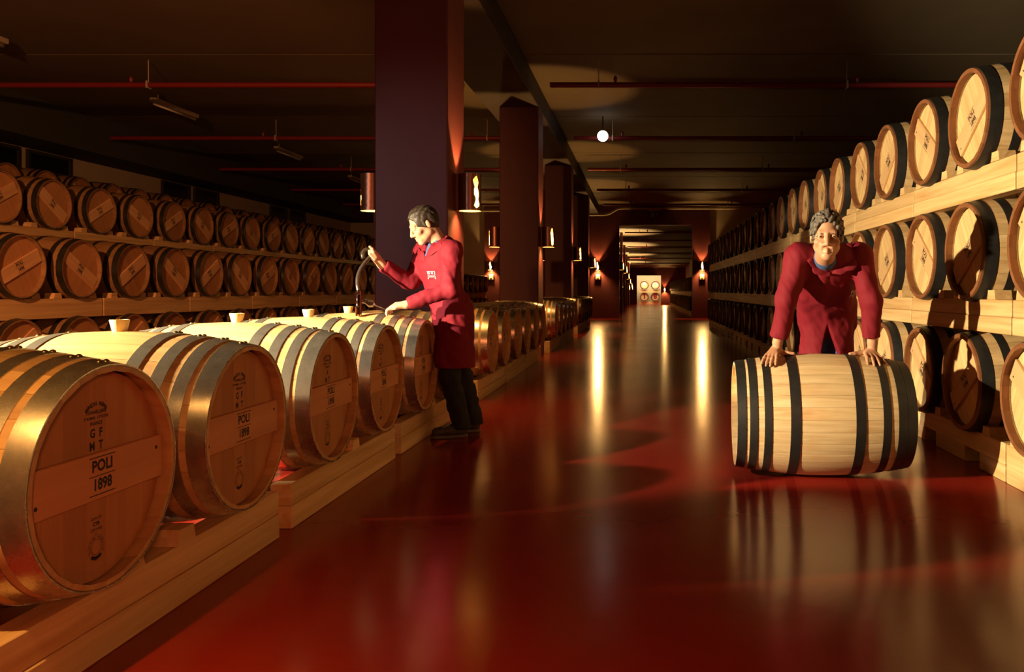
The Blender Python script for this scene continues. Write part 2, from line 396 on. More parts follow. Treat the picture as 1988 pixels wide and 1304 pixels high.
HOLD = MB().tube([(0,.1,.20),(0,.0,.20)], .006, 6).box(-.012, .012, -.012, .012, .182, .206).mesh('lamp_holder', 'steel_dark')
BULB_X = MB().lathe_x([(-.05,0),(-.045,.016),(0,.022),(.045,.016),(.05,0)], 8).mesh('bulb_x', 'bulb_star', True)
def sconce(x, y, z, rotz, lab, small=False, seed=0, star=False):
    """z: bottom of the tube; the tube's back (+Y local) is on the wall"""
    t = thing('wall_sconce', lab, 'lamp', (x, y, z), rotz, 'copper tube sconces')
    obj('tube_shade', SCM[seed % 2], t, (0, 0, 0), (0, 0, -R(42) if rotz > 1 else R(22) if rotz < -1 else 0))
    obj('bulb', BULB_X if star else BULB_S if small else BULB, t, (0, 0, .135), (0, PI/2, 0))
    obj('back_plate', BACK, t); obj('lamp_holder', HOLD, t)
    e = .35 if small else .55 if star else 1.0
    dn = 2.4 if y < 3 else 1.0
    for (zz, rx, en, sz, bl) in ((.215, PI, 115*e, 68, .34), (.03, 0, 62*e*dn, 124, 1.0)):
        l = bpy.data.lights.new('sconce_light', 'SPOT'); l.energy = en; l.color = (1, .50, .13); l.spot_size = R(sz); l.spot_blend = bl; l.shadow_soft_size = .015
        o = bpy.data.objects.new('sconce_light', l); COL.objects.link(o); o.parent = t; o.location = (0, 0, zz); o.rotation_euler = (rx, 0, 0)
    return t
for i, y in enumerate(PILY):
    w_ = 'pillar beside the photographer' if i == 0 else '%s pillar' % ordinal(i)
    sconce(-1.67+.125, y+.31, 1.80, PI/2, 'glowing copper tube sconce on the wide-aisle side of the %s' % w_, seed=i)
    if i < 4: sconce(-2.30-.125, y+.31, 1.80, -PI/2, 'glowing copper tube sconce on the rack side of the %s' % w_, seed=i+1)
for x, lab in ((-1.70, 'starlike copper sconce on the pier beside the wide opening, above a thermostat'), (2.33, 'starlike copper sconce between the wide opening and the tall barrel rack'), (-5.83, 'starlike copper sconce on the pier beyond the low rack')):
    sconce(x, YC-.125, 1.86, 0, lab, star=True)
    sp = thing('wall_switch', lab.replace('starlike copper sconce', 'pale switch box').replace(', above a thermostat', ''), 'switch', (x, YC-.025, 1.50))
    obj('casing', MB().bbox(-.09, .09, -.025, .025, 0, .2, .008).mesh('casing', 'switch'), sp)
    obj('rocker', MB().bbox(-.05, .05, -.035, -.02, .05, .15, .006).mesh('rocker', 'switch'), sp)
# slim posts with sconces in the second hall
for i, (px, py, pz) in enumerate(((1207, 33.5, 516), (1206, 45, 553), (1214, 48.5, 558), (1220, 52, 558), (1226, 56, 558))):
    x = (px-VPX)*py/F_PX; z = EYE+(VPY-pz)*py/F_PX-.165
    struct('pillar_%d' % (7+i), MB().bbox(x-.85, x-.12, py, py+.5, 0, sl_z(py+.5), .01).mesh('p2', 'pillar'), 'slim dark pillar in the second hall, %s beyond the opening' % ordinal(i+1))
    sconce(x, py+.2, z, PI/2, 'small copper sconce in the second hall, %s beyond the opening' % ordinal(i+1), small=True, seed=i)
sconce(1.72, Y2-.125, .98, 0, 'small copper sconce beside the bright doorway', small=True, star=True)
for i, (x, y) in enumerate(((-.2, 36.6), (-.2, 42.6), (-.2, 48.5), (-.2, 55))):  # posts, tubes and strong spots added to make the glows on the ceiling
    zt = 2.2-.2*i
    struct('pillar_%d' % (12+i), MB().bbox(x-.80, x-.675, y-.06, y+.06, 0, sl_z(y+.06), .008).mesh('p3', 'pillar'), 'thin dark added post with an uplighter in the second hall, %s beyond the opening' % ordinal(i+1))
    sconce(x-.55, y, zt-.33, PI/2, 'added copper uplighter on a thin post in the second hall, %s beyond the opening' % ordinal(i+1), small=True, seed=i)
    l = bpy.data.lights.new('ceiling_glow_fill', 'SPOT'); l.energy = 650; l.color = (1, .66, .28); l.spot_size = R(100); l.spot_blend = .5; l.shadow_soft_size = .03
    o = bpy.data.objects.new('ceiling_glow_fill', l); COL.objects.link(o); o.location = (x-.55, y, zt-.05); o.rotation_euler = (PI, 0, 0)
# glowing globe added near the second pipe to stand in for a lens flare
gl = thing('flare_globe', 'small glaring white globe standing in for a lens flare in the wide aisle', 'lamp', (-.745, 15.2, 3.93))
obj('globe', MB().lathe_x([(.105*math.cos(a*PI/10), .105*math.sin(a*PI/10)) for a in range(11)], 18).mesh('globe', 'flare_white', True), gl, (0, 0, .1))
obj('stem', MB().tube([(0,0,.2),(0,0,.47)], .012, 8).mesh('stem', 'steel_dark'), gl)
# unlit batten lamps over the side aisle
for k, y in enumerate((9.6, 14.0, 18.5, 23.0)):
    t = thing('batten_lamp', 'unlit tube lamp under the ceiling of the side aisle, %s from the front' % ordinal(k+1), 'lamp', (-8.2, y, 4.2))
    obj('housing', MB().bbox(-.06, .06, -.65, .65, .05, .12, .01).mesh('housing', 'pipe_grey'), t)
    obj('lamp_tube', MB().tube([(0,-.62,.02),(0,.62,.02)], .02, 8).mesh('lt', 'switch', True), t)
    obj('hanger', MB().tube([(0,-.5,.1),(0,-.5,.2)], .006, 6).mesh('hg', 'pipe_grey'), t)
# ------------------------------------------------------------------ barrels
class Kind: pass
def make_kind(name, L, rh, rb, hoops, stave_mat, chime_mat, hoop_mat, head_mat, board_mat, chime_w=.05, nst=26, rec=.042, hoop_t=.0035, et=.017):
    """meshes shared by every barrel of a kind; hoops: (start, end) from each end"""
    K = Kind(); K.name = name; K.L = L; K.rh = rh; K.rb = rb; K.rec = rec
    def rad(x): return rb-(rb-rh)*(abs(x)/(L/2))**2
    K.rad = rad; K.hoop_mat = hoop_mat
    ri = rh-et
    # one stave, its middle on +Z
    da = 2*PI/nst; mb = MB(); nx = 16
    xs = [-L/2+L*i/nx for i in range(nx+1)]
    xs = sorted(set([round(q, 4) for q in xs]+[round(-L/2+chime_w, 4), round(L/2-chime_w, 4)]))
    vs = []; fs = []; ms = []; na = 8
    for x in xs:
        ro = rad(x); rin = ro-(et if abs(x) > L/2-rec-.03 else .028)
        for j in range(na+1):
            a = -da/2+da*j/na; e = .0006/ro if j == 0 else (-.0006/ro if j == na else 0)
            rr = ro-(.0004 if j in (0, na) else 0)
            vs.append((x, rr*math.sin(a+e), rr*math.cos(a+e)))
        for a in (da/2, -da/2): vs.append((x, rin*math.sin(a), rin*math.cos(a)))
    q = na+3
    for i in range(len(xs)-1):
        mid = (xs[i]+xs[i+1])/2; mi = 1 if abs(mid) > L/2-chime_w else 0
        for j in range(q):
            fs.append((i*q+j, i*q+(j+1) % q, (i+1)*q+(j+1) % q, (i+1)*q+j)); ms.append(mi)
    fs.append(tuple(range(q))); ms.append(1); fs.append(tuple((len(xs)-1)*q+j for j in range(q))); ms.append(1)
    mb.v = vs; mb.f = fs; mb.mi = ms
    K.stave = mb.mesh(name+'_stave', [stave_mat, chime_mat], True, 30); K.nst = nst
    # whole body for barrels further off: stave facets, hollow ends
    pr = [(-L/2+rec, ri)]+[(-L/2, ri+.004), (-L/2, rh)]
    xin = [q for q in xs if -L/2 < q < L/2]
    pr += [(q, rad(q)) for q in xin]+[(L/2, rh), (L/2, ri+.004), (L/2-rec, ri)]
    ms = [1 if (abs((a[0]+b[0])/2) > L/2-chime_w) else 0 for a, b in zip(pr[:-1], pr[1:])]
    K.body = MB().lathe_x(pr, nst, ms).mesh(name+'_body', [stave_mat, chime_mat], True, 30)
    # hoops
    K.hoops = []
    def band(a, b, n):
        m = [(a, rad(a)-.004), (a, rad(a)+hoop_t), ((a+b)/2, rad((a+b)/2)+hoop_t), (b, rad(b)+hoop_t), (b, rad(b)-.004)]
        return MB().lathe_x(m, n, closed=True).mesh(name+'_hoop', hoop_mat, True, 40)
    for hp in hoops:
        s, e = hp[:2]
        for sg in ((1, -1) if len(hp) == 2 else (hp[2],)):
            a, b = sorted((sg*(L/2-s), sg*(L/2-e)))
            K.hoops.append((band(a, b, 104), band(a, b, 28), sg, (a+b)/2, (b-a)))
    # head boards (vertical planks) and a plain disc
    K.planks = []
    npk = 7; wd = 2*ri/npk; x0 = L/2-rec
    for i in range(npk):
        y0 = -ri+i*wd+.0004; y1 = y0+wd-.0008; pts_t = []; pts_b = []
        for j in range(7):
            y = max(-ri*.9995, min(ri*.9995, y0+(y1-y0)*j/6)); h = math.sqrt(max(0, ri*ri-y*y)); pts_t.append((y, h)); pts_b.append((y, -h))
        loop = pts_b+pts_t[::-1]; n = len(loop); mb = MB()
        mb.add([(x0, y, z) for y, z in loop]+[(x0-.02, y, z) for y, z in loop], [tuple(range(n)), tuple(range(2*n-1, n-1, -1))]+[(j, (j+1) % n, n+(j+1) % n, n+j) for j in range(n)])
        K.planks.append(mb.mesh(name+'_plank', head_mat))
    K.disc = MB().lathe_x([(x0, 0), (x0, ri), (x0-.02, ri), (x0-.02, 0)], 40).mesh(name+'_disc', head_mat)
    K.back = MB().lathe_x([(-x0, 0), (-x0, ri), (-x0+.02, ri), (-x0+.02, 0)], 28).mesh(name+'_back', head_mat)
    bw = .13; by = math.sqrt((ri-.002)**2-(bw/2)**2)
    K.board = MB().bbox(x0, x0+.018, -by, by, -bw/2, bw/2, .0025).mesh(name+'_board', board_mat)
    K.board_x = x0+.0186; K.bw = bw; K.by = by
    # nails of the board
    nb = MB()
    for (yy, zz) in ((-by+.035, -.03), (by-.035, .03)):
        nb.lathe_x([(x0+.018, .006), (x0+.0188, .006), (x0+.0188, 0)], 8)
        for i in range(len(nb.v)-17, len(nb.v)): nb.v[i] = (nb.v[i][0], nb.v[i][1]+yy, nb.v[i][2]+zz)
    K.nails = nb.mesh(name+'_nails', 'ink')
    # one-piece barrel for the far end of the rows: hoops are steps in the turned profile
    hs = sorted([tuple(sorted((sg*(L/2-h_[0]), sg*(L/2-h_[1])))) for h_ in hoops for sg in ((1, -1) if len(h_) == 2 else (h_[2],))])
    pr = [(-L/2+rec, 0), (-L/2+rec, ri), (-L/2, ri), (-L/2, rh)]; ms = [2, 1, 1]
    marks = []
    for (a, b) in hs: marks += [(a, b)]
    x = -L/2
    def stepto(pr, ms, xe):
        nonlocal x
        n = max(1, int((xe-x)/.12))
        for i in range(1, n+1):
            xx = x+(xe-x)*i/n; pr.append((xx, rad(xx))); ms.append(1 if abs((pr[-1][0]+pr[-2][0])/2) > L/2-chime_w else 0)
        x = xe
    for (a, b) in marks:
        if a-x > 1e-5: stepto(pr, ms, a)
        for p_ in ((a, rad(a)+hoop_t), (b, rad(b)+hoop_t), (b, rad(b))): pr.append(p_); ms.append(3)
        x = b
    if L/2-x > 1e-5: stepto(pr, ms, L/2)
    pr += [(L/2, ri), (L/2-rec, ri), (L/2-rec, 0)]; ms += [1, 1, 2]
    K.whole = {}
    for tl in (0, 1, -1):
        mb = MB().lathe_x(pr, 24, ms)
        t = R(36*tl); c, s_ = math.cos(t), math.sin(t)
        k0 = len(mb.v); mb.box(x0, x0+.018, -by, by, -bw/2, bw/2, 4)
        for i in range(k0, len(mb.v)):
            X, Y_, Z = mb.v[i]; mb.v[i] = (X, Y_*c-Z*s_, Y_*s_+Z*c)
        K.whole[tl] = mb.mesh(name+'_whole', [stave_mat, chime_mat, head_mat, hoop_mat, board_mat], True, 30)
    return K
def lettering_mesh(name):
    mb = text_mesh([('POLI', .044, 0, .0285, .0016, 0, .96), ('1898', .044, 0, -.0235, .0016, 0, .90)], 'ink')
    ys = [v[1] for v in mb.v]
    bars(mb, [(-.054, .054, .0530, .0560), (-.054, .054, .0010, .0035), (-.054, .054, -.0520, -.0490)])
    return mb.mesh(name, 'ink')
LETTER = lettering_mesh('lettering')
def stamp_mesh(mid):
    parts = []
    arc = 'FRANÇOIS FRÈRES'
    for i, ch in enumerate(arc):
        if ch == ' ': continue
        a = R(62-124*i/(len(arc)-1)); r = .046
        parts.append((ch, .0145, -r*math.sin(a), .168+r*math.cos(a)*.72, .0006, a*.8))
    parts += [('TONNELLERIE', .0135, 0, .178, .0005), ("ST ROMAIN   CÔTE D'OR", .0110, 0, .162, .0005, 0, .8), ('FRANCE', .0135, 0, .146, .0005)]
    y = .118
    for row in mid:
        parts.append((row, .034, 0, y, .0012, 0, .85)); y -= .036
    parts += [('QUALITÉ', .011, 0, -.122, .0002), ('CTB', .014, 0, -.138, .0008), ('CERTIFIÉE', .011, 0, -.154, .0002), ('N°1', .007, 0, -.165, .0002)]
    ring = 'TRADITION FRANÇAISE'
    for i, ch in enumerate(ring):
        if ch == ' ': continue
        a = R(120-240*i/(len(ring)-1)); r = .0275
        parts.append((ch, .0085, -r*math.sin(a), -.203+r*math.cos(a), .0002, a))
    mb = text_mesh(parts, 'ink')
    def ring_bar(r0, r1, cz, n=28, a0=0, a1=2*PI):
        vs = []; fs = []
        for j in range(n+1):
            a = a0+(a1-a0)*j/n
            vs += [(0, r0*math.cos(a), cz+r0*math.sin(a)), (0, r1*math.cos(a), cz+r1*math.sin(a))]
        for j in range(n): fs.append((2*j, 2*j+1, 2*j+3, 2*j+2))
        mb.add(vs, fs)
    ring_bar(.0205, .0220, -.203); ring_bar(.0335, .0345, -.203); ring_bar(.026, .034, -.203, 10, R(235), R(305))
    for j in range(5):
        ring_bar(.003, .006, -.236+.003*abs(j-2), 8, 0, 2*PI)
        for q in range(len(mb.v)-18, len(mb.v)): mb.v[q] = (0, mb.v[q][1]+(j-2)*.008, mb.v[q][2])
    bars(mb, [(-.034, .034, y+.013, y+.0138), (-.034, .034, y+.003, y+.0036), (-.034, -.0334, y+.003, y+.0138), (.0334, .034, y+.003, y+.0138)])
    return mb.mesh('stamp', 'ink')
STAMP = {1: stamp_mesh(('G  F', 'M  T')), 2: stamp_mesh(('A', 'M  T'))}

K_FRONT = make_kind('front', 1.00, .310, .365, [(.0, .062), (.085, .130), (.168, .213), (.268, .316)], 'oak_front', 'oak_front', 'galvanized', 'head_front', 'board_front', chime_w=.012)
K_PALE = make_kind('pale', 0.98, .300, .345, [(.014, .082), (.150, .198), (.33, .378)], 'oak_pale', 'chime_brown', 'hoop_black', 'head_pale', 'board_pale', chime_w=.045, rec=.052, et=.024)
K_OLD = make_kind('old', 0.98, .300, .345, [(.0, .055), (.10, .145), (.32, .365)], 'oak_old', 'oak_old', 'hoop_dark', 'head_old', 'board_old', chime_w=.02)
K_ROLL = make_kind('roll', 0.99, .305, .355, [(.0, .050, -1), (.068, .112, -1), (.148, .190, -1), (.0, .054, 1), (.056, .108, 1), (.148, .194, 1), (.290, .345)], 'oak_roll', 'oak_roll', 'hoop_black', 'head_pale', 'board_pale', chime_w=.012, nst=32)
RIVET = MB().lathe_x([(0, .0095), (.0035, .0080), (.0065, .0035), (.007, 0)], 8).mesh('rivet', 'brass', True)
RIVET_K = MB().lathe_x([(0, .006), (.002, .005), (.003, 0)], 8).mesh('rivet_k', 'steel_dark', True)

def barrel(K, loc, facing, detail, tilt, label, group, stamp=0, rivets=None, roll=0.0, text=True):
    """facing: rotation about Z of the marked head (+X local); detail 2 staves, 1 parts, 0 one piece"""
    if detail == 0:
        o = obj('wine_barrel', K.whole[0 if abs(tilt) < 5 else (1 if tilt > 0 else -1)], None, loc, (0, 0, facing))
        return tag(o, label, 'barrel', group)
    t = thing('wine_barrel', label, 'barrel', loc, facing, group)
    if detail == 2:
        for i in range(K.nst): obj('stave', K.stave, t, (0,0,0), (roll+2*PI*i/K.nst, 0, 0))
        for p in K.planks: obj('head_plank', p, t, (0,0,0), (R(tilt*.9) if abs(tilt) > 5 else 0, 0, 0))
    else:
        obj('body', K.body, t); obj('head', K.disc, t, (0,0,0), (R(tilt), 0, 0))
    obj('back_head', K.back, t)
    for (hi, lo, sg, xm, wd) in K.hoops:
        if detail == 1 and sg < 0 and abs(xm) > .3: continue
        h = obj('hoop', hi if detail == 2 else lo, t)
        if rivets and detail == 2:
            ang0 = R(4)+random.uniform(-.05, .05)
            for da in (-.045, .045):
                a = ang0+da; r = K.rad(xm)+.003
                obj('rivet', rivets, h, (xm, r*math.sin(a), r*math.cos(a)), (-a, -PI/2, 0))
    b = obj('board', K.board, t, (0,0,0), (R(tilt), 0, 0))
    if text: obj('lettering', LETTER, b, (K.board_x, 0, 0))
    if detail == 2: obj('nail_heads', K.nails, b)
    if stamp: obj('stamp_lettering', STAMP[stamp], t, (K.L/2-K.rec+.0006, 0, 0))
    return t
# ------------------------------------------------------------------ timber racks
def chock_mesh(w0, w1, h, dep):
    mb = MB()
    mb.add([(-dep/2,-w0/2,0),(dep/2,-w0/2,0),(dep/2,w0/2,0),(-dep/2,w0/2,0),(-dep/2,-w1/2,h),(dep/2,-w1/2,h),(dep/2,w1/2,h),(-dep/2,w1/2,h)],
           [(0,3,2,1),(4,5,6,7),(0,1,5,4),(1,2,6,5),(2,3,7,6),(3,0,4,7)])
    return mb.mesh('chock', 'pine')
CHOCK = chock_mesh(.11, .085, .055, .10)
_beam = {}
def beam_mesh(l, t, h):
    k = (round(l, 3), round(t, 3), round(h, 3))
    if k not in _beam: _beam[k] = MB().bbox(-t/2, t/2, 0, l, 0, h, .004).mesh('timber', 'pine')
    return _beam[k]
def rack(x_front, y0, z0, length, height, side, barrel_y, label, group, split=True, notch=False, depth=.80, post=False, chock_h=None, simple=False):
    """side +1: the rack's front looks to +X; planks stacked two high at the front and at the back"""
    t = thing('barrel_rack', label, 'rack', (x_front-side*.05, y0, z0), 0, group)
    hh = height/2
    for k, dx in enumerate((0, -side*depth)):
        if notch and k == 0:
            obj('top_plank', beam_mesh(length, .10, height*.55), t, (dx, 0, height*.45))
            for (a, b) in ((0, .34), (.56, 1.06), (1.28, length)):
                obj('foot_block', beam_mesh(b-a, .10, height*.45), t, (dx, a, 0))
        elif split and not simple:
            obj('lower_plank', beam_mesh(length, .10, hh-.001), t, (dx, 0, 0)); obj('upper_plank', beam_mesh(length, .096, hh-.001), t, (dx-side*.002, 0, hh))
        else: obj('plank', beam_mesh(length, .10, height), t, (dx, 0, 0))
        if simple and k == 1: continue
        for by in barrel_y:
            for s in (-1, 1):
                y = by-y0+s*.255
                if .04 < y < length-.04: obj('chock', CHOCK, t, (dx, y, height))
    if post:
        for yy in (.04, length-.14):
            for dx in (0, -side*depth): obj('post', MB().box(-.05, .05, 0, .1, -z0, 0).mesh('post', 'pine'), t, (dx, yy, 0))
    return t
MOD = 1.655
# --- front row beside the wide aisle
XF = -1.5
n = 0; cz = .568
ZF = []
for grp, y00 in ((0, 1.98), (1, 7.76), (2, 13.80), (3, 19.8)):
    for kx in range(3):
        y0 = y00+MOD*kx; bys = [y0+.27, y0+1.07]
        m = grp*3+kx
        rack(-1.596, y0, 0, 1.53, .206, 1, bys, 'low pine rack under the galvanized-hooped barrels, %s along the wide aisle' % ordinal(m+1), 'low racks along the wide aisle', split=(m < 5), simple=m > 5)
        for by in bys:
            n += 1
            if n == 6: by = y0+1.10
            det = 2 if n <= 6 else (1 if n <= 12 else 0)
            extra = {1: ' with a crisp cooper stamp, largest in view', 5: ' where the sample is drawn', 6: ' behind the leaning man'}.get(n, '')
            lab = 'galvanized-hooped oak barrel%s, %s along the wide aisle' % (extra, ordinal(n))
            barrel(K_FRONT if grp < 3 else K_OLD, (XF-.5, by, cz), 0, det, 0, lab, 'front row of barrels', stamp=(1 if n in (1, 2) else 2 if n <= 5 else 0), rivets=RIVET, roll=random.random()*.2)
            ZF.append(by)
BUNG = MB().lathe_x([(0, 0), (0, .024), (.012, .026), (.045, .034), (.048, .033), (.048, .026), (.040, .024), (.040, 0)], 20).mesh('bung', 'bung', True, 35)
for (x, y, lab, up) in ((-2.0, ZF[1], 'yellow silicone bung in the second galvanized barrel', 0), (-1.985, ZF[2], 'yellow silicone bung in the third galvanized barrel', 0), (-1.97, ZF[3], 'pale silicone bung in the fourth galvanized barrel', 0), (-2.05, ZF[4], 'pale silicone bung lying loose beside the sampling hole', 0)):
    o = obj('barrel_bung', BUNG, None, (x, y, cz+K_FRONT.rad(x+2.0)-.004), (0, -PI/2, 0)); tag(o, lab, 'bung', 'barrel bungs')
# --- tall rack on the other side, three tiers
XR = 2.0
TIERS = [(.0, .22, .515, 4.52, 'bottom'), (.838, .197, 1.33, 4.45, 'middle'), (1.646, .197, 2.145, 4.40, 'top')]
for (z0, h, bz, ys, tn) in TIERS:
    n = 0; m = 0
    for k in range(-1, 16):
        y0 = ys+MOD*k
        if y0+1.6 > 24.6: break
        m += 1
        bys = [y0+.50, y0+1.28]
        rack(2.06, y0, z0, 1.635, h, -1, bys, 'pine rack section in the %s tier of the tall rack, %s from the front' % (tn, ordinal(m)), 'tall rack timbers', split=k < 4, notch=(z0 == 0), depth=.78, simple=k > 4)
        for j, by in enumerate(bys):
            if k == -1 and j == 0: continue
            n += 1; by += random.uniform(-.015, .015)
            tilt = (38 if (n % 2 == 0) else -38)+random.uniform(-5, 5)
            if tn == 'top': tilt = -tilt if False else tilt
            det = 2 if n <= 5 else (1 if n <= 13 else 0)
            lab = 'black-hooped pale oak barrel in the %s tier of the tall rack, %s from the front' % (tn, ordinal(n))
            barrel(K_PALE, (XR+.49, by, bz), PI, det, tilt, lab, 'barrels in the tall rack', rivets=None, roll=random.random(), text=n <= 13)
# --- racks of old barrels across the side aisle
for (xf, z0, h, bz, ys, kmax, tn) in ((-5.8, 0, .22, .515, 7.02, 15, 'bottom tier of the low rack'), (-5.8, .838-.03, .197, 1.31, 7.02, 15, 'middle tier of the low rack'), (-7.2, 1.646, .197, 2.145, 8.54, 13, 'rack behind the low rack'), (-9.9, 2.28, .197, 2.78, 11.2, 12, 'rearmost high rack under the windows')):
    n = 0; m = 0
    for k in range(0, kmax):
        y0 = ys+MOD*k
        if y0+1.6 > YC-.1: break
        m += 1
        bys = [y0+.43, y0+1.23]
        rack(xf-.06, y0, z0, 1.635, h, 1, bys, 'pine section in the %s, %s from the front' % (tn, ordinal(m)), 'side aisle rack timbers', split=False, notch=False, depth=.78, simple=k > 3 or xf < -8, post=z0 > 1.0)
        for j, by in enumerate(bys):
            n += 1; by += random.uniform(-.02, .02)
            tilt = (-32 if n % 2 == 0 else 32)+random.uniform(-6, 6)
            det = 1 if (n <= 9 and xf > -8 and z0 > .5) else 0
            lab = 'old dark-hooped barrel in the %s, %s from the front' % (tn, ordinal(n))
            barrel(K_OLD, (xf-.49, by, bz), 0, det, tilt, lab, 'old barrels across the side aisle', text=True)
# --- second hall
for i in range(12):
    y = 36+i*1.7
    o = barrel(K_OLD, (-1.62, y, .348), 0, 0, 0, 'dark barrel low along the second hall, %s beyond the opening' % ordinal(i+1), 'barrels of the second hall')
m = 0; n = 0
for z0, bz, tn in ((0, .515, 'bottom'), (.838, 1.33, 'upper')):
    n = 0
    for k in range(7):
        y0 = 33.0+k*3.4
        bys = [y0+.4, y0+1.25, y0+2.1, y0+2.95]
        rack(2.06, y0, z0, 3.36, .2, -1, bys, 'pine section in the %s tier of the second hall rack, %s beyond the opening' % (tn, ordinal(k+1)), 'second hall rack timbers', split=False, depth=.78, simple=True)
        for by in bys:
            n += 1
            barrel(K_OLD, (XR+.49, by, bz), PI, 0, 36*(-1)**n, 'dark barrel in the %s tier of the second hall rack, %s beyond the opening' % (tn, ordinal(n)), 'second hall rack barrels')
# --- four display barrels in the bright room
for (x, z, ch, mt) in ((.2, 1.49, 'P', 'grey_ink'), (1.04, 1.49, 'O', 'grey_ink'), (.2, .58, '1', 'red_ink'), (1.04, .58, '8', 'red_ink')):
    t = thing('display_barrel', 'pale barrel in the bright doorway marked with a %s' % {'P': 'grey letter P', 'O': 'grey letter O', '1': 'red numeral one', '8': 'red numeral eight'}[ch], 'barrel', (x, 61.9, z), -PI/2, 'barrels in the bright doorway')
    obj('body', K_PALE.body, t); obj('head', K_PALE.disc, t)
    for (hi, lo, sg, xm, wd) in K_PALE.hoops: obj('hoop', lo, t)
    mb = text_mesh([(ch, .50, 0, 0, .03)], mt); obj('mark', mb.mesh('mark', mt), t, (K_PALE.L/2-K_PALE.rec+.004, 0, 0))
for z0, lab in ((.0, 'pine rack on the floor of the bright room'), (.90, 'pine rack between the two pairs of display barrels')):
    t = thing('barrel_rack', lab, 'rack', (0, 61.55, z0), 0)
    h = .2 if z0 == 0 else .22
    obj('plank', MB().bbox(-.2, .61, -.05, .05, 0, h, .004).mesh('pk', 'pine'), t); obj('plank', MB().bbox(.63, 1.44, -.05, .05, 0, h, .004).mesh('pk', 'pine'), t)
    obj('rear_plank', MB().bbox(-.2, 1.44, .65, .75, 0, h, .004).mesh('pk', 'pine'), t)
    for x in (-.08, .48, .76, 1.32): obj('chock', MB().box(x-.05, x+.05, -.05, .05, h, h+.06).mesh('ck', 'pine'), t)
# --- the barrel being rolled
barrel(K_ROLL, (1.045, 4.72, K_ROLL.rb+.003), R(-3.0), 2, 20, 'pale oak barrel with black hoops lying on the red floor under the man\'s hands', None, rivets=RIVET_K, roll=.05)
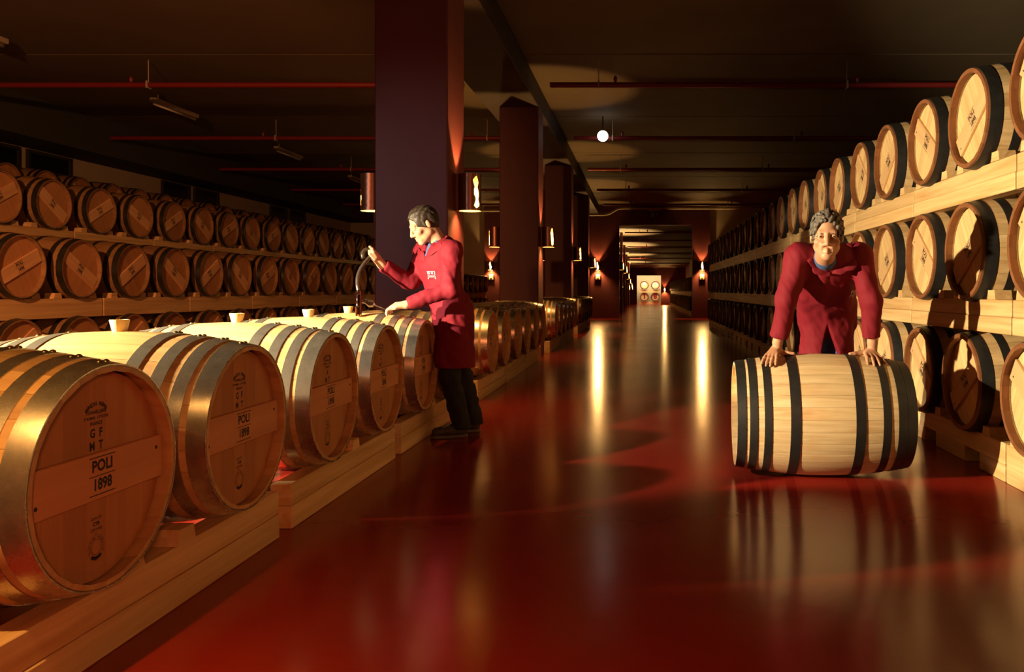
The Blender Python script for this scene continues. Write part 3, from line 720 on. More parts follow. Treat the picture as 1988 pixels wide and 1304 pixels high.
# ------------------------------------------------------------------ people: smooth distance fields turned into one skin each
class Field:
    """ordered list of primitives; each is (lo, hi, fn(points)->distance, op, k, colour)"""
    def __init__(s): s.p = []
    def _add(s, lo, hi, fn, op, k): s.p.append((np.array(lo)-k*1.6-.03, np.array(hi)+k*1.6+.03, fn, op, k)); return s
    def cone(s, a, b, ra, rb=None, k=.02, op='u', flat=None):
        """round cone; flat=(direction, factor) squeezes it along a direction"""
        a = np.array(a, float); b = np.array(b, float); rb = ra if rb is None else rb
        rm = max(ra, rb)
        if flat is not None:
            fd = np.array(flat[0], float); fd /= np.linalg.norm(fd); ff = flat[1]
        else: fd = None; ff = 1
        def fn(P, a=a, b=b):
            ab = b-a; L2 = max(1e-9, ab@ab); d = P-a
            t = np.clip((d@ab)/L2, 0, 1)
            q = d-t[..., None]*ab
            if fd is not None:
                c = q@fd; q = q+(c*(1/ff-1))[..., None]*fd
            r = ra+(rb-ra)*t
            dist = np.sqrt((q*q).sum(-1))-r
            return dist*(ff if ff < 1 else 1)
        m = rm*max(1, ff)
        return s._add(np.minimum(a, b)-m, np.maximum(a, b)+m, fn, op, k)
    def ell(s, c, rad, axes=None, k=.02, op='u'):
        c = np.array(c, float); rad = np.array(rad, float)
        A = np.eye(3) if axes is None else np.array(axes, float)   # rows are the local axes
        def fn(P):
            q = (P-c)@A.T
            k0 = np.sqrt(((q/rad)**2).sum(-1)); k1 = np.sqrt(((q/rad**2)**2).sum(-1))
            return k0*(k0-1)/np.maximum(k1, 1e-6)
        m = np.sqrt(((A*rad[:, None])**2).sum(0))
        return s._add(c-m, c+m, fn, op, k)
    def box(s, c, half, axes=None, k=.01, op='u', r=.01):
        c = np.array(c, float); half = np.array(half, float); A = np.eye(3) if axes is None else np.array(axes, float)
        def fn(P):
            q = np.abs((P-c)@A.T)-(half-r)
            return np.sqrt((np.maximum(q, 0)**2).sum(-1))+np.minimum(q.max(-1), 0)-r
        m = np.sqrt(((A*half[:, None])**2).sum(0))*1.2
        return s._add(c-m, c+m, fn, op, k)
    def cut(s, p, n, k=.006, lo=None, hi=None):
        """remove everything on the side the normal points to"""
        p = np.array(p, float); n = np.array(n, float); n /= np.linalg.norm(n)
        fn = lambda P: -((P-p)@n)
        s.p.append((np.array(lo) if lo is not None else np.full(3, -99.), np.array(hi) if hi is not None else np.full(3, 99.), fn, 's', k)); return s
    def warp(s, fn, lo=None, hi=None):
        s.p.append((np.array(lo) if lo is not None else np.full(3, -99.), np.array(hi) if hi is not None else np.full(3, 99.), fn, 'w', 0)); return s
    def eval(s, P, lo, hi):
        F = np.full(P.shape[:-1], .06)
        for (l, h, fn, op, k) in s.p:
            if (l > hi).any() or (h < lo).any(): continue
            if op == 'w': F = F+fn(P, F); continue
            if op == 's':
                bounded = (l > -50).any()
                d = -fn(P)
                if bounded:
                    inside = ((P >= l) & (P <= h)).all(-1)
                hh = np.clip(.5-.5*(F-d)/max(k, 1e-6), 0, 1) if k else (F < d)*1.0
                G = F*(1-hh)+d*hh+k*hh*(1-hh)
                F = np.where(inside, G, F) if bounded else G
            else:
                d = fn(P)
                hh = np.clip(.5+.5*(F-d)/k, 0, 1)
                F = F*(1-hh)+d*hh-k*hh*(1-hh)
        return F
    def mesh(s, name, mats, h=.005, origin=(0, 0, 0), n=28):
        lo = np.min([p[0] for p in s.p if p[3] == 'u'], axis=0)-.02; hi = np.max([p[1] for p in s.p if p[3] == 'u'], axis=0)+.02
        nb = np.ceil((hi-lo)/(n*h)).astype(int)
        keys = []; pos = []; quads = []
        ar = np.arange(-1, n+1)
        us = [p for p in s.p if p[3] == 'u']
        DIM = 1 << 16
        for bi in range(nb[0]):
            for bj in range(nb[1]):
                for bk in range(nb[2]):
                    b0 = np.array([bi, bj, bk])*n
                    blo = lo+(b0-1)*h; bhi = lo+(b0+n)*h
                    if not any(not ((p[0] > bhi).any() or (p[1] < blo).any()) for p in us): continue
                    gx, gy, gz = [lo[a]+(b0[a]+ar)*h for a in range(3)]
                    P = np.stack(np.meshgrid(gx, gy, gz, indexing='ij'), -1)
                    F = s.eval(P, blo, bhi)
                    S = F < 0
                    if not S.any() or S.all(): continue
                    C = np.zeros((n+1,)*3, int)
                    for dx in (0, 1):
                        for dy in (0, 1):
                            for dz in (0, 1): C += S[dx:n+1+dx, dy:n+1+dy, dz:n+1+dz]
                    act = (C > 0) & (C < 8)
                    if not act.any(): continue
                    acc = np.zeros(act.shape+(3,)); cnt = np.zeros(act.shape)
                    idx = [slice(0, n+1), slice(1, n+2)]
                    for ax in range(3):
                        o1, o2 = [a for a in range(3) if a != ax]
                        for u in (0, 1):
                            for v in (0, 1):
                                sa = [None]*3; sb = [None]*3
                                sa[ax] = idx[0]; sb[ax] = idx[1]; sa[o1] = sb[o1] = idx[u]; sa[o2] = sb[o2] = idx[v]
                                fa = F[tuple(sa)]; fb = F[tuple(sb)]
                                x = (fa < 0) != (fb < 0)
                                t = np.where(x, fa/np.where(x, fa-fb, 1), 0)
                                acc[..., ax] += np.where(x, t, 0); acc[..., o1] += np.where(x, u, 0); acc[..., o2] += np.where(x, v, 0); cnt += x
                    ii = np.argwhere(act)
                    loc = ii+acc[act]/cnt[act][:, None]
                    g = ii+b0          # global cell index (shifted by -1, harmless)
                    key = (g[:, 0]*DIM+g[:, 1])*DIM+g[:, 2]
                    keys.append(key); pos.append(lo+(b0-1+loc)*h)
                    def gk(a): a = a+b0; return (a[:, 0]*DIM+a[:, 1])*DIM+a[:, 2]
                    for ax in range(3):
                        o1, o2 = (ax+1) % 3, (ax+2) % 3
                        sa = [slice(1, n+1)]*3; sb = list(sa); sb[ax] = slice(2, n+2)
                        fa = S[tuple(sa)]; fb = S[tuple(sb)]
                        e = np.argwhere(fa != fb)
                        if not len(e): continue
                        flip = fa[tuple(e.T)]
                        e = e+1
                        d1 = np.zeros(3, int); d1[o1] = 1; d2 = np.zeros(3, int); d2[o2] = 1
                        q = np.stack([gk(e-d1-d2), gk(e-d2), gk(e), gk(e-d1)], 1)
                        q[~flip] = q[~flip][:, ::-1]
                        quads.append(q)
        keys = np.concatenate(keys); pos = np.concatenate(pos); quads = np.concatenate(quads)
        uk, first = np.unique(keys, return_index=True); V = pos[first]
        Q = np.searchsorted(uk, quads)
        ok = (uk[np.minimum(Q, len(uk)-1)] == quads).all(1); Q = Q[ok]
        # one light smoothing pass
        for _ in range(1):
            sm = np.zeros_like(V); c = np.zeros(len(V))
            for a in range(4):
                for b in (1, 3):
                    np.add.at(sm, Q[:, a], V[Q[:, (a+b) % 4]]); np.add.at(c, Q[:, a], 1)
            has = c > 0; V[has] = V[has]*.5+.5*sm[has]/c[has][:, None]
        me = bpy.data.meshes.new(name)
        me.from_pydata((V-np.array(origin)).tolist(), [], Q.tolist())
        for m in (mats if isinstance(mats, (list, tuple)) else [mats]): me.materials.append(M[m])
        me.polygons.foreach_set('use_smooth', [True]*len(me.polygons))
        me.update(); me.validate()
        return me, V
def unit(v): v = np.array(v, float); return v/np.linalg.norm(v)
def folds(amp, wl, seed, dirs=None):
    rnd = np.random.RandomState(seed); W = []
    for i in range(7):
        d = unit(rnd.normal(size=3)) if dirs is None else unit(np.array(dirs[i % len(dirs)])+rnd.normal(size=3)*.35)
        W.append((d*2*PI/(wl*rnd.uniform(.7, 1.5)), rnd.uniform(0, 6.28)))
    def fn(P, F):
        q = np.zeros(P.shape[:-1])
        w = .25*np.sin(P@W[0][0]*.7+1.3)
        for (v, ph) in W: q += np.sin(P@v+ph+2.2*w)
        return amp*np.tanh(q/2.2)*(np.abs(F) < .05)
    return fn
def head_frame(fwd, up):
    f = unit(fwd); u = unit(np.array(up, float)-f*(np.array(up, float)@f)); r = np.cross(f, u); return r, f, u
def add_head(B, c, fr, s=1.0, jaw=1.0, smile=0.0):
    r, f, u = fr; c = np.array(c, float); A = np.stack([r, f, u])
    P = lambda x, y, z: c+(x*r+y*f+z*u)*s
    B.ell(P(0, -.012, .035), np.array([.075, .094, .082])*s, A, k=.01)
    B.ell(P(0, .030, -.035), np.array([.058, .060, .078])*s, A, k=.03)
    B.cone(P(-.046, .005, -.060), P(-.013, .066, -.098), .018*s*jaw, .018*s, k=.03)
    B.cone(P(.046, .005, -.060), P(.013, .066, -.098), .018*s*jaw, .018*s, k=.03)
    B.ell(P(0, .074, -.104), np.array([.020, .017, .016])*s, A, k=.02)          # chin
    B.cone(P(-.036, .078, .020), P(.036, .078, .020), .0115*s, k=.018)          # brow
    for q in (-1, 1):
        B.ell(P(q*.033, .102, -.001), np.array([.021, .020, .0135])*s, A, k=.012, op='s_')
        B.ell(P(q*.044, .066, -.030), np.array([.022, .020, .018])*s, A, k=.022)  # cheekbone
        B.ell(P(q*.032, .081, -.001), np.array([.0150, .0120, .0118])*s, A, k=.003)  # lids over the eye
        B.ell(P(q*.0770, -.006, -.008), np.array([.0085, .0165, .028])*s, A, k=.006)   # ear
        B.cone(P(q*.024, .092, -.042), P(q*.031, .076, -.082), .0065*s, .005*s, k=.02) # fold beside the mouth
    B.cone(P(0, .090, .010), P(0, .112, -.036), .0085*s, .0125*s, k=.012)         # nose
    for q in (-1, 1): B.ell(P(q*.0125, .100, -.041), np.array([.0095, .012, .0085])*s, A, k=.008)
    w = .024+.006*smile; dz = .006*smile
    B.cone(P(-w, .083, -.066+dz), P(0, .0935, -.0655), .0052*s, .0068*s, k=.008); B.cone(P(w, .083, -.066+dz), P(0, .0935, -.0655), .0052*s, .0068*s, k=.008)
    B.cone(P(-w*.9, .082, -.077+dz), P(0, .0925, -.0785), .0050*s, .0075*s, k=.008); B.cone(P(w*.9, .082, -.077+dz), P(0, .0925, -.0785), .0050*s, .0075*s, k=.008)
    for q in (-1, 1): B.cone(P(q*(w+.002), .087, -.0705+dz), P(0, .1015, -.0718), .0024*s, k=.003, op='s_')   # mouth line
    for q in (-1, 1): B.ell(P(q*.007, .103, -.0475), np.array([.0035, .005, .003])*s, A, k=.003, op='s_')
    return P
Field_cone = Field.cone; Field_ell = Field.ell
def _sub(fn):
    def g(self, *a, **k):
        if k.get('op') == 's_':
            k['op'] = 's'; fn(self, *a, **k)
            return self
        return fn(self, *a, **k)
    return g
Field.cone = _sub(Field.cone); Field.ell = _sub(Field.ell)

def finger(B, base, dirs, lens, rads, k=.006):
    p = np.array(base, float)
    for i, (d, l) in enumerate(zip(dirs, lens)):
        q = p+unit(d)*l; B.cone(p, q, rads[i], rads[i+1], k=k); p = q
    return p
M['skin'] = plain('skin', (.56, .31, .20), .48, noise=.08, nscale=25, spec=.4)
M['skin_tan'] = plain('skin_tan', (.52, .27, .16), .48, noise=.12, nscale=22, spec=.4)
M['coat'] = plain('coat', (.175, .009, .019), .75, noise=.05, nscale=6, spec=.2)
M['shirt_blue'] = plain('shirt_blue', (.045, .085, .22), .85)
M['shirt_navy'] = plain('shirt_navy', (.025, .035, .11), .85)
M['jeans'] = plain('jeans', (.035, .085, .27), .85, noise=.25, nscale=60)
M['trouser_black'] = plain('trouser_black', (.010, .010, .011), .85)
M['shoe'] = plain('shoe', (.045, .038, .022), .6)
M['sole'] = plain('sole', (.10, .085, .06), .7)
M['lace'] = plain('lace', (.65, .55, .35), .7)
M['hair_grey'] = plain('hair_grey', (.105, .088, .072), .7, noise=.75, nscale=70, bump=.4)
M['hair_brown'] = plain('hair_brown', (.030, .019, .012), .55, noise=.5, nscale=60, bump=.3)
M['brow'] = plain('brow', (.06, .045, .035), .7)
M['eye_white'] = plain('eye_white', (.55, .5, .45), .3)
M['iris'] = plain('iris', (.02, .012, .008), .2)
M['lip'] = plain('lip', (.42, .16, .12), .5)
M['embroidery'] = plain('embroidery', (.75, .72, .72), .7)

def eyes(parent, P, org, s, look=(0, 0), mat='eye_white', openz=1.0):
    for q in (-1, 1):
        c = P(q*.033, .0815, -.0015)
        cc = c-np.array(org)
        r, f, u = P(1, 0, 0)-P(0, 0, 0), P(0, 1, 0)-P(0, 0, 0), P(0, 0, 1)-P(0, 0, 0)
        mb = MB(); n = 10
        vs = []; fs = []
        for i in range(n+1):
            for j in range(n):
                th = PI*i/n; ph = 2*PI*j/n
                lx, ly, lz = math.sin(th)*math.cos(ph)*.0135, math.cos(th)*.0128, math.sin(th)*math.sin(ph)*.0052*openz
                vs.append(tuple(cc+lx*r+ly*f+lz*u))
        for i in range(n):
            for j in range(n): fs.append((i*n+j, i*n+(j+1) % n, (i+1)*n+(j+1) % n, (i+1)*n+j))
        e = MB(); e.v = vs; e.f = fs; e.mi = [0]*len(fs)
        eo = obj('eye', e.mesh('eye', mat, True), parent)
        vs = []; fs = []
        for j in range(12):
            a = 2*PI*j/12; vs.append(tuple(cc+(look[0]+.0062*math.cos(a))*r+.0122*f+(look[1]+.0050*math.sin(a)*openz)*u))
        vs.append(tuple(cc+look[0]*r+.0140*f+look[1]*u))
        for j in range(12): fs.append((j, (j+1) % 12, 12))
        e = MB(); e.v = vs; e.f = fs; e.mi = [0]*12
        obj('iris', e.mesh('iris', 'iris', True), eo)
from mathutils.bvhtree import BVHTree
def patch_on(me, org, origin, direction):
    """first point of a mesh met from origin along direction (world), with its normal"""
    bv = BVHTree.FromPolygons([v.co+Vector(org) for v in me.vertices], [p.vertices for p in me.polygons])
    h = bv.ray_cast(Vector(origin), Vector(direction).normalized())
    return h[0], h[1]
def emblem(parent, p, nrm, up, org, sc=1.0):
    """small embroidered badge: a ring, a row of blocks and two short lines"""
    n = Vector(nrm).normalized(); u = (Vector(up)-n*Vector(up).dot(n)).normalized(); r = u.cross(n)
    mb = MB()
    def quad(x0, x1, z0, z1):
        mb.add([tuple(Vector(p)-Vector(org)+n*.004+r*(x*sc)+u*(z*sc)) for x, z in ((x0, z0), (x1, z0), (x1, z1), (x0, z1))], [(0, 1, 2, 3)])
    k = 12
    for j in range(k):
        a, b = 2*PI*j/k, 2*PI*(j+1)/k
        mb.add([tuple(Vector(p)-Vector(org)+n*.004+r*((-.022+q*math.cos(t))*sc)+u*((.012+q*math.sin(t))*sc)) for q, t in ((.005, a), (.0105, a), (.0105, b), (.005, b))], [(0, 1, 2, 3)])
    quad(-.034, .034, .0245, .0262); quad(.030, .034, -.002, .0245); quad(.000, .006, .006, .018); quad(.012, .016, .004, .020)
    quad(-.034, .030, -.0065, -.0050)
    for x in (-.032, -.020, -.008, .004, .016, .027): quad(x, x+.006, -.018, -.0125)
    for x in (-.034, .028): quad(x, x+.006, -.030, -.022)
    return obj('embroidered_badge', mb.mesh('badge', 'embroidery'), parent)
def shoe(parent, heel, toe, org):
    heel = np.array(heel, float); toe = np.array(toe, float); d = unit(toe-heel); s = np.array([-d[1], d[0], 0]); L = np.linalg.norm(toe-heel)
    A = np.stack([d, s, [0, 0, 1]])
    F = Field()
    F.cone(heel+d*.04+[0, 0, .055], heel+d*(L*.45)+[0, 0, .058], .040, .042, k=.02)
    F.cone(heel+d*(L*.45)+[0, 0, .055], toe-d*.05+[0, 0, .045], .042, .036, k=.03)
    F.cone(heel+d*.05+[0, 0, .06], heel+d*.055+[0, 0, .115], .040, .040, k=.02)
    F.cut(heel+[0, 0, .024], (0, 0, -1), k=.003)
    me, _ = F.mesh('shoe', 'shoe', .006, org); o = obj('shoe', me, parent)
    F = Field()
    F.cone(heel+d*.045+[0, 0, .015], heel+d*(L*.5)+[0, 0, .015], .044, .042, k=.02); F.cone(heel+d*(L*.5)+[0, 0, .015], toe-d*.046+[0, 0, .015], .042, .042, k=.02)
    F.cut(heel+[0, 0, .026], (0, 0, 1), k=.003); F.cut(heel+[0, 0, .001], (0, 0, -1), k=.003)
    F.cut(heel+d*(L*.42)+[0, 0, .006], (0, 0, -1), k=.003, lo=np.minimum(heel+d*(L*.34), heel+d*(L*.52))-[.04, .04, .1], hi=np.maximum(heel+d*(L*.34), heel+d*(L*.52))+[.04, .04, .1]) if False else None
    me, _ = F.mesh('sole', 'sole', .006, org); obj('sole', me, o)
    mb = MB()
    for i in range(4):
        c = heel+d*(L*(.42+.075*i))-np.array(org); z = .099-.006*i
        mb.tube([tuple(c+s*.03+[0, 0, z-.012]), tuple(c+[0, 0, z+.003]), tuple(c-s*.03+d*.015+[0, 0, z-.012])], .0035, 6)
    obj('laces', mb.mesh('laces', 'lace', True), o)
def hair_field(P, r, f, u, s, curl, front=.060, hl=.058, side=-.018):
    H = Field(); A = np.stack([r, f, u])
    th = .015 if curl else .009
    H.ell(P(0, -.014, .038), np.array([.0765+th*.55, .096+th, .083+th])*s, A, k=.01)
    H.ell(P(0, -.055, -.01), np.array([.066, .050, .060])*s, A, k=.02)
    for q in (-1, 1): H.cone(P(q*.072, .018, .03), P(q*.073, .016, side), .009*s, .005*s, k=.01)
    # hairline: remove the face side, keep the temples
    H.ell(P(0, .125, .004), np.array([.070, .085, .090])*s, A, k=.006, op='s_')
    H.ell(P(0, .070, -.085), np.array([.12, .080, .090])*s, A, k=.006, op='s_')
    if curl: H.warp(folds(.0065, .028, 3))
    else: H.warp(folds(.0035, .035, 5, [r*1.0, r+.3*u, r-.4*f]))
    return H
def brows(parent, P, org, mat, s, arch=.004, low=0):
    for q in (-1, 1):
        mb = MB(); o = np.array(org)
        mb.tube([tuple(P(q*.014, .0855, .0165-low)-o), tuple(P(q*.030, .0845, .0185+arch-low)-o), tuple(P(q*.048, .074, .0145)-o)], [.0045*s, .0052*s, .0025*s], 8)
        obj('eyebrow', mb.mesh('eyebrow', mat, True), parent)

# ================================================= the man leaning on the barrel
def man_leaning():
    org = (1.2, 5.3, 0)
    fr = head_frame((-.20, -.97, -.10), (0.02, .0, 1)); s = 1.07
    hc = np.array([1.022, 4.40, 1.390])
    B = Field(); P = add_head(B, hc, fr, s, jaw=1.1)
    B.cone(P(0, -.028, -.07), (1.055, 4.60, 1.27), .052, .060, k=.03)
    SL = np.array([.915, 4.64, 1.285]); SR = np.array([1.282, 4.67, 1.285])
    EL = np.array([.842, 4.63, 1.035]); ER = np.array([1.338, 4.65, 1.03])
    WL = np.array([.802, 4.705, .782]); WR = np.array([1.362, 4.705, .782])
    PV = np.array([1.19, 5.12, .94]); CH = np.array([1.09, 4.71, 1.20])
    B.cone(CH, PV, .070, .085, k=.04); B.cone(SL, SR, .040, k=.03)
    for S, E, W in ((SL, EL, WL), (SR, ER, WR)):
        B.cone(S, E, .048, .040, k=.02); B.cone(E, W, .041, .0285, k=.015)
    # hands flat on the barrel, following its curve
    BY, BZ = 4.72, .358
    def sp(x, phi, off):
        r = K_ROLL.rad(x-1.045)+.003+off; a = R(phi)
        return np.array([x, BY-r*math.sin(a), BZ+r*math.cos(a)])
    for (W, kn, tp, th) in ((WL, [.788, .768, .748, .728], [.765, .734, .710, .690], [(.828, 4), (.862, 6), (.892, 7)]),
                            (WR, [1.305, 1.330, 1.354, 1.378], [1.292, 1.327, 1.362, 1.400], [(1.285, 4), (1.250, 6), (1.222, 7)])):
        heel = sp(W[0], 2, .034)
        B.cone(W, heel+[0, .0, .012], .028, .027, k=.015)
        for i in range(4):
            B.cone(heel+[(kn[i]-W[0])*.35, 0, 0], sp(kn[i], 13-(1.5 if i == 3 else 0), .020), .018, .0125, k=.014)
        ln = [1.0, 1.10, 1.02, .80]
        for i in range(4):
            a0 = 13-(1.5 if i == 3 else 0); x0, x1 = kn[i], tp[i]
            p0 = sp(x0, a0, .021); p1 = sp(x0+(x1-x0)*.45, a0+7*ln[i], .021); p2 = sp(x0+(x1-x0)*.78, a0+11.5*ln[i], .013); p3 = sp(x1, a0+15.5*ln[i], .0075)
            B.cone(p0, p1, .0118, .0105, k=.005); B.cone(p1, p2, .0105, .0092, k=.004); B.cone(p2, p3, .0092, .0075, k=.004)
        t = [sp(x, a, .014-.002*j) for j, (x, a) in enumerate(th)]
        B.cone(heel+[(th[0][0]-W[0])*.3, 0, -.004], t[0], .019, .0145, k=.014); B.cone(t[0], t[1], .0145, .0118, k=.006); B.cone(t[1], t[2], .0118, .0092, k=.004)
    HL = np.array([1.135, 5.14, .90]); HR = np.array([1.255, 5.10, .90]); KL = np.array([1.145, 5.24, .48]); KR = np.array([1.28, 5.20, .48]); AL = np.array([1.10, 5.42, .10]); AR = np.array([1.31, 5.42, .10])
    for H_, K_, A_ in ((HL, KL, AL), (HR, KR, AR)): B.cone(H_, K_, .07, .05, k=.03); B.cone(K_, A_, .05, .035, k=.02); B.cone(A_, A_+[0, -.08, -.05], .03, .025, k=.02)
    me, V = B.mesh('person', 'skin_tan', .0045, org)
    body = obj('person', me, None, org)
    tag(body, 'person in a burgundy work coat leaning with both hands on the pale barrel', 'person')
    eyes(body, P, org, s, openz=.8)
    brows(body, P, org, 'brow', s, arch=.0, low=.004)
    H = hair_field(P, *fr, s, True)
    me, _ = H.mesh('hair', 'hair_grey', .004, org); obj('hair', me, body)
    # shirt
    F = Field(); fn = unit((0, -.62, -.78))
    F.cone(CH+[0, .02, .02], PV, .160, .11, k=.05, flat=(fn, .66)); F.cone(SL*.8+SR*.2, SR*.8+SL*.2, .058, k=.05); F.cone((1.055, 4.62, 1.26), (1.053, 4.580, 1.270), .066, .061, k=.03)
    F.cut((1.05, 4.55, 1.312), (0, -.35, 1), k=.004)
    me, _ = F.mesh('shirt', 'shirt_blue', .007, org); obj('shirt', me, body)
    # coat
    F = Field()
    F.cone(CH+[0, .02, .02], PV, .185, .178, k=.05, flat=(fn, .66))
    F.cone(SL+[.01, .01, 0], SR+[-.01, .01, 0], .074, k=.05)
    F.cone(SL, SR, .060, k=.04)
    for S, E, W in ((SL, EL, WL), (SR, ER, WR)):
        F.cone(S, E, .073, .062, k=.035); F.cone(E, E*.12+W*.88, .062, .052, k=.025)
        cuff = E*.13+W*.87
        F.cone(cuff, cuff+unit(W-E)*.03, .049, .046, k=.006)
    F.cone(PV+[0, -.01, .02], (1.20, 5.17, .50), .165, .19, k=.06, flat=((0, 1, 0), .72))
    F.warp(folds(.0060, .17, 11, [(1, 0, .5), (.9, .2, -.5), (1, .3, .2)]))
    F.warp(folds(.0016, .060, 12, [(.8, .1, .6), (1, 0, -.5)]))
    for S, E, W in ((SL, EL, WL), (SR, ER, WR)):
        q = unit(W-E); cuff = E*.02+W*.98-q*.028
        F.cut(cuff, q, k=.004, lo=W-[.09, .09, .12], hi=W+[.09, .09, .13])
    F.cut((1.2, 5.1, .50), (0, 0, -1), k=.004)
    # V opening at the neck, front vent of the skirt
    F.cone((1.050, 4.545, 1.325), (1.055, 4.60, 1.305), .064, .060, k=.006, op='s_')
    F.cone((1.052, 4.525, 1.275), (1.058, 4.555, 1.175), .042, .006, k=.005, op='s_')
    F.cone((1.165, 4.97, .875), (1.200, 4.97, .60), .004, .085, k=.006, op='s_', flat=((0, 1, 0), 4.0))
    me, _ = F.mesh('coat', 'coat', .0055, org); coat = obj('coat', me, body)
    # lapels and pocket lie on the cloth
    bvp = lambda o_, d_: patch_on(me, org, o_, d_)
    for q, pts in ((-1, [(1572, 470), (1573, 505), (1588, 520), (1606, 530)]), (1, [(1648, 478), (1650, 512), (1630, 522), (1608, 532)])):
        L = Field(); prev = None; rr = [.020, .026, .020, .006]
        hits = []
        for (px, py) in pts:
            d = Vector(((px-VPX)/F_PX, 1, (VPY-py)/F_PX)); h, nn = bvp((0, 0, EYE), d)
            if h is not None: hits.append(np.array(h)+np.array(nn)*.004)
        for i in range(len(hits)-1): L.cone(hits[i], hits[i+1], rr[i], rr[i+1], k=.012, flat=((0, -.85, .25), .22))
        if len(hits) > 1:
            lm, _ = L.mesh('lapel', 'coat', .003, org); obj('lapel', lm, coat)
    d = Vector(((1652-VPX)/F_PX, 1, (VPY-569)/F_PX)); h, nn = bvp((0, 0, EYE), d)
    if h is not None: emblem(coat, Vector(h)+Vector(nn)*.006, nn, (0, 0, 1), org, .85)
    # belt seam pocket edge
    d0 = Vector(((1640-VPX)/F_PX, 1, (VPY-561)/F_PX)); d1 = Vector(((1668-VPX)/F_PX, 1, (VPY-557)/F_PX))
    a, na = bvp((0, 0, EYE), d0); b, nb_ = bvp((0, 0, EYE), d1)
    # trousers
    F = Field()
    F.cone(PV+[-.03, .03, -.04], PV+[.04, .03, -.04], .085, k=.04)
    for H_, K_, A_ in ((HL, KL, AL), (HR, KR, AR)): F.cone(H_, K_, .078, .072, k=.03); F.cone(K_, A_+[0, 0, .0], .072, .060, k=.03)
    F.warp(folds(.005, .07, 21)); F.cut((0, 0, .05), (0, 0, -1), k=.004)
    me, _ = F.mesh('trousers', 'jeans', .008, org); obj('trousers', me, body)
    for A_ in (AL, AR): shoe(body, (A_[0], A_[1]+.05, 0), (A_[0]-.01, A_[1]-.22, 0), org)
man_leaning()

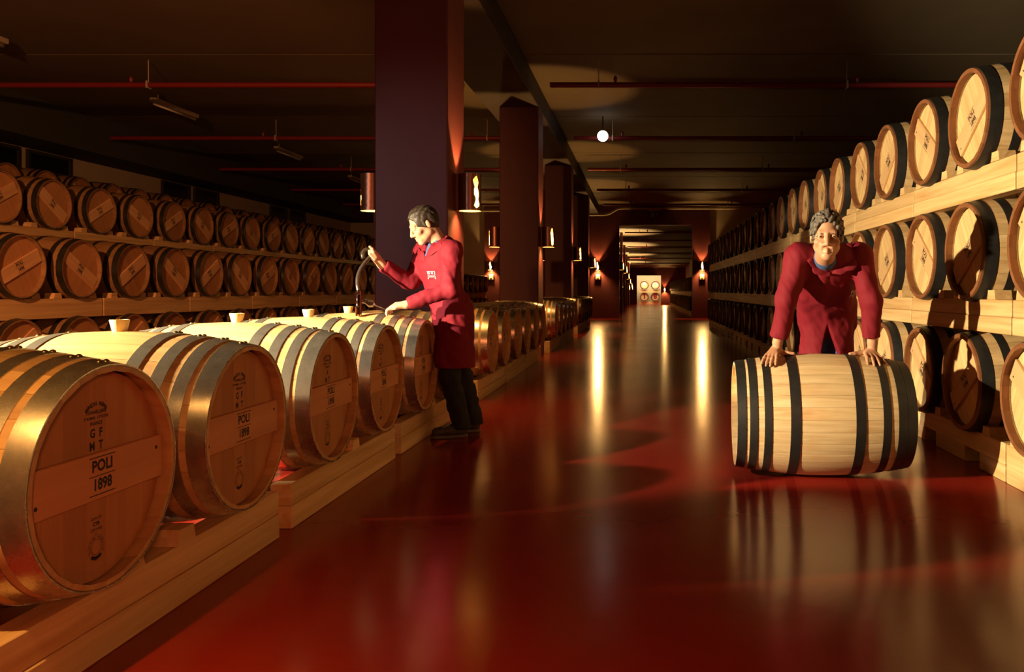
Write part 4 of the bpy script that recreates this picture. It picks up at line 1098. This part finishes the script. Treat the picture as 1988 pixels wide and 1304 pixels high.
# ================================================= the man drawing a sample
def man_sampling():
    org = (-1.36, 5.95, 0)
    fr = head_frame((-.74, -.46, -.46), (-.10, -.02, 1)); s = 1.04
    hc = np.array([-1.560, 5.70, 1.560])
    B = Field(); P = add_head(B, hc, fr, s, jaw=1.0, smile=1.0)
    B.cone(P(0, -.03, -.075), (-1.455, 5.77, 1.40), .055, .062, k=.03)
    SN = np.array([-1.345, 5.63, 1.370]); SF = np.array([-1.605, 5.90, 1.385])
    EN = np.array([-1.325, 5.52, 1.095]); EF = np.array([-1.680, 5.78, 1.150])
    WN = np.array([-1.612, 5.45, .990]); WF = np.array([-1.830, 5.605, 1.268])
    CH = np.array([-1.475, 5.77, 1.26]); PV = np.array([-1.395, 5.86, .90])
    B.cone(CH, PV, .065, .075, k=.04); B.cone(SN, SF, .040, k=.03)
    for S, E, W in ((SN, EN, WN), (SF, EF, WF)): B.cone(S, E, .045, .038, k=.02); B.cone(E, W, .038, .027, k=.015)
    # near hand: holds the stem of the glass between thumb and fingers
    kn0 = np.array([-1.690, 5.430, .985]); across = unit((.10, .55, .22)); out = unit(kn0-WN)
    hand_c = WN+(kn0-WN)*.5
    for i in range(4):
        kb = kn0+across*(.031-.0205*i)*-1
        B.cone(WN+across*(.012-.008*i)*-1, kb, .021, .0125, k=.014)
        dn = np.array([-.25+.06*i, .02, -1.0])
        finger(B, kb, [out*.8+np.array([0, 0, -.45]), dn, dn+np.array([.5, .1, .1])], [.036, .022, .016], [.0112, .0100, .0090, .0076], k=.003)
    B.cone(WN+np.array([-.03, -.02, 0]), (-1.675, 5.405, .968), .018, .0125, k=.012); finger(B, (-1.675, 5.405, .968), [(-1, .05, -.25), (-1, .25, -.1)], [.034, .024], [.0125, .0105, .0085], k=.005)
    # far hand: a raised fist closed round the hose
    fc = np.array([-1.868, 5.555, 1.335]); hd = unit(fc-WF); side = unit((-.62, -.72, -.10)); back = unit(np.cross(hd, side))
    B.cone(WF, fc-hd*.01, .029, .032, k=.02)
    for i in range(4):
        kb = fc+hd*(.028-.017*i)+np.array([.012, .01, .006])
        finger(B, kb, [side, side*.2-back*.1+np.array([.35, -.25, -.30]), -side*.9+np.array([.1, -.1, -.1])], [.032, .026, .018], [.0128, .0118, .0108, .009], k=.005)
    B.cone(fc+np.array([.018, -.012, -.012]), fc+hd*.03+np.array([.02, -.02, 0]), .015, .0135, k=.012); finger(B, fc+hd*.03+np.array([.02, -.02, 0]), [hd*.9+np.array([.25, -.1, .2]), hd+np.array([-.3, -.2, 0])], [.024, .022], [.0130, .0112, .009], k=.005)
    HN = np.array([-1.36, 5.80, .86]); HF = np.array([-1.41, 5.98, .86]); KN = np.array([-1.405, 5.82, .47]); KF = np.array([-1.37, 6.05, .47]); AN = np.array([-1.345, 5.90, .11]); AF = np.array([-1.295, 6.12, .11])
    for H_, K_, A_ in ((HN, KN, AN), (HF, KF, AF)): B.cone(H_, K_, .065, .048, k=.03); B.cone(K_, A_, .048, .034, k=.02); B.cone(A_, A_+[-.08, -.02, -.05], .03, .025, k=.02)
    me, _ = B.mesh('person', 'skin', .0045, org)
    body = obj('person', me, None, org)
    tag(body, 'person in a burgundy work coat and black trousers drawing a sample from a barrel', 'person')
    eyes(body, P, org, s, look=(0, -.003), openz=.35)
    brows(body, P, org, 'hair_brown', s)
    H = hair_field(P, *fr, s, False)
    me, _ = H.mesh('hair', 'hair_brown', .004, org); obj('hair', me, body)
    fwd = unit((-.72, -.69, 0))
    F = Field()
    F.cone(CH+[0, 0, .03], PV, .150, .135, k=.04, flat=(fwd, .70)); F.cone(SN*.75+SF*.25, SF*.75+SN*.25, .060, k=.03); F.cone((-1.460, 5.77, 1.37), (-1.475, 5.755, 1.435), .064, .060, k=.02)
    F.cut((-1.47, 5.75, 1.432), (-.3, -.3, 1), k=.004)
    me, _ = F.mesh('shirt', 'shirt_navy', .007, org); obj('shirt', me, body)
    # shirt collar
    F = Field()
    F.cone((-1.520, 5.700, 1.405), (-1.545, 5.690, 1.330), .024, .012, k=.01, flat=(fwd, .35)); F.cone((-1.470, 5.690, 1.42), (-1.520, 5.675, 1.36), .026, .012, k=.01, flat=(fwd, .4))
    me, _ = F.mesh('collar', 'shirt_blue', .0045, org); obj('shirt_collar', me, body)
    F = Field()
    F.cone(CH+[0, 0, .02], PV, .178, .158, k=.05, flat=(fwd, .72))
    F.cone(SN, SF, .070, k=.05); F.cone((-1.43, 5.79, 1.40), (-1.46, 5.775, 1.425), .080, .074, k=.03)
    for S, E, W in ((SN, EN, WN), (SF, EF, WF)):
        F.cone(S, E, .070, .060, k=.035); F.cone(E, E*.14+W*.86, .060, .048, k=.025)
        cuff = E*.10+W*.90
        F.cone(cuff-unit(W-E)*.01, cuff+unit(W-E)*.02, .046, .043, k=.006)
    F.cone(PV+[0, 0, .04], (-1.374, 5.868, .53), .150, .158, k=.06, flat=(fwd, .93))
    F.warp(folds(.0060, .17, 31, [(1, .2, .5), (.9, .2, -.6), (1, .3, .1)])); F.warp(folds(.0016, .060, 32, [(.8, .1, .6), (1, 0, -.5)]))
    for S, E, W in ((SN, EN, WN), (SF, EF, WF)):
        q = unit(W-E); F.cut(W-q*.012, q, k=.004, lo=W-.10, hi=W+.10)
    F.cut((0, 0, .525), (0, 0, -1), k=.004)
    F.cone((-1.475, 5.76, 1.46), (-1.48, 5.755, 1.42), .068, .064, k=.006, op='s_')
    nf = np.array([-1.50, 5.735, 1.42])
    F.cone(nf+fwd*.055, nf+fwd*.10+[-.005, 0, -.16], .046, .006, k=.006, op='s_')
    me, _ = F.mesh('coat', 'coat', .0055, org); coat = obj('coat', me, body)
    bvp = lambda o_, d_: patch_on(me, org, o_, d_)
    for pts in ([(866, 462), (852, 478), (838, 488), (826, 500)], [(808, 470), (812, 485), (818, 497), (822, 503)]):
        L = Field(); hits = []; rr = [.018, .026, .018, .006]
        for (px, py) in pts:
            h, nn = bvp((0, 0, EYE), Vector(((px-VPX)/F_PX, 1, (VPY-py)/F_PX)))
            if h is not None and h.y < 6.2: hits.append(np.array(h)+np.array(nn)*.003)
        for i in range(len(hits)-1): L.cone(hits[i], hits[i+1], rr[i], rr[i+1], k=.012, flat=((-.6, -.75, .2), .22))
        if len(hits) > 1:
            lm, _ = L.mesh('lapel', 'coat', .003, org); obj('lapel', lm, coat)
    h, nn = bvp((0, 0, EYE), Vector(((838-VPX)/F_PX, 1, (VPY-533)/F_PX)))
    if h is not None: emblem(coat, h, nn, (0, 0, 1), org, 1.0)
    F = Field()
    F.cone(HN+[.01, .0, -.06], HF+[.01, 0, -.06], .070, k=.04)
    for H_, K_, A_ in ((HN, KN, AN), (HF, KF, AF)): F.cone(H_+[0, 0, -.08], K_, .078, .072, k=.03); F.cone(K_, A_+[.01, 0, -.03], .072, .068, k=.03)
    F.warp(folds(.006, .08, 41)); F.cut((0, 0, .062), (0, 0, -1), k=.004)
    me, _ = F.mesh('trousers', 'trouser_black', .008, org); obj('trousers', me, body)
    shoe(body, (AN[0]+.055, AN[1]+.02, 0), (-1.555, 5.835, 0), org); shoe(body, (AF[0]+.05, AF[1]+.02, 0), (-1.50, 6.06, 0), org)
man_sampling()

# ================================================= sampling things
def glass_mat(name, col, rough=.02, trans=1.0):
    m, nt, b = new_mat(name); b.inputs['Base Color'].default_value = (*col, 1); b.inputs['Roughness'].default_value = rough
    b.inputs['Transmission Weight'].default_value = trans; b.inputs['IOR'].default_value = 1.45
    return m
M['glass'] = glass_mat('glass', (.97, .97, .95)); M['glass_amber'] = glass_mat('glass_amber', (.75, .36, .10), .05); M['hose'] = glass_mat('hose', (.42, .33, .27), .10, .92)
# tulip glass, axis from foot to mouth
foot = Vector((-1.732, 5.418, .952)); mouth = Vector((-1.897, 5.43, 1.018)); ax = (mouth-foot).normalized()
prof = [(0, .0), (0, .026), (.002, .027), (.005, .006), (.012, .0042), (.085, .0038), (.095, .007), (.105, .018), (.120, .0265), (.135, .0250), (.150, .0185), (.165, .0155), (.178, .0185), (.178, .0170), (.165, .0140), (.150, .0168), (.135, .0235), (.120, .0250), (.107, .016), (.098, .003), (.098, 0)]
o = obj('tasting_glass', MB().lathe_x(prof, 24).mesh('tasting_glass', 'glass', True, 50), None, foot)
o.rotation_euler = ax.to_track_quat('X', 'Z').to_euler(); tag(o, 'small tulip-shaped tasting glass held sideways above the barrel', 'glass')
# wine thief: amber glass cylinder in the bung hole with a bent hose up to the raised fist
tb = np.array([-1.928, 5.42, 0])
t = thing('wine_thief', 'amber glass sampling tube with a clear bent hose standing in the bung hole', 'wine thief', (tb[0], tb[1], .915))
cyl = MB().lathe_x([(0, 0), (0, .019), (.010, .021), (.135, .021), (.145, .015), (.155, .018), (.172, .018), (.176, .014), (.176, .010), (.15, .010), (.135, .017), (.012, .017), (.012, 0)], 20)
obj('glass_cylinder', cyl.mesh('glass_cylinder', 'glass_amber', True, 50), t, (0, 0, 0), (0, -PI/2, 0))
pts = [(0, 0, .165), (-.010, .004, .21), (-.012, .012, .26), (-.004, .03, .31), (.018, .06, .36), (.040, .10, .40), (.052, .125, .425), (.046, .128, .45), (.025, .115, .462), (.004, .095, .452), (-.006, .085, .425), (.002, .085, .395)]
cv = []
for i in range(len(pts)-1):
    for q in range(4): cv.append(tuple(Vector(pts[i]).lerp(Vector(pts[i+1]), q/4)))
cv.append(pts[-1])
for _ in range(3): cv = [cv[0]]+[tuple((Vector(cv[i-1])+Vector(cv[i])*2+Vector(cv[i+1]))/4) for i in range(1, len(cv)-1)]+[cv[-1]]
obj('hose', MB().tube(cv, .0125, 12).mesh('hose', 'hose', True), t)
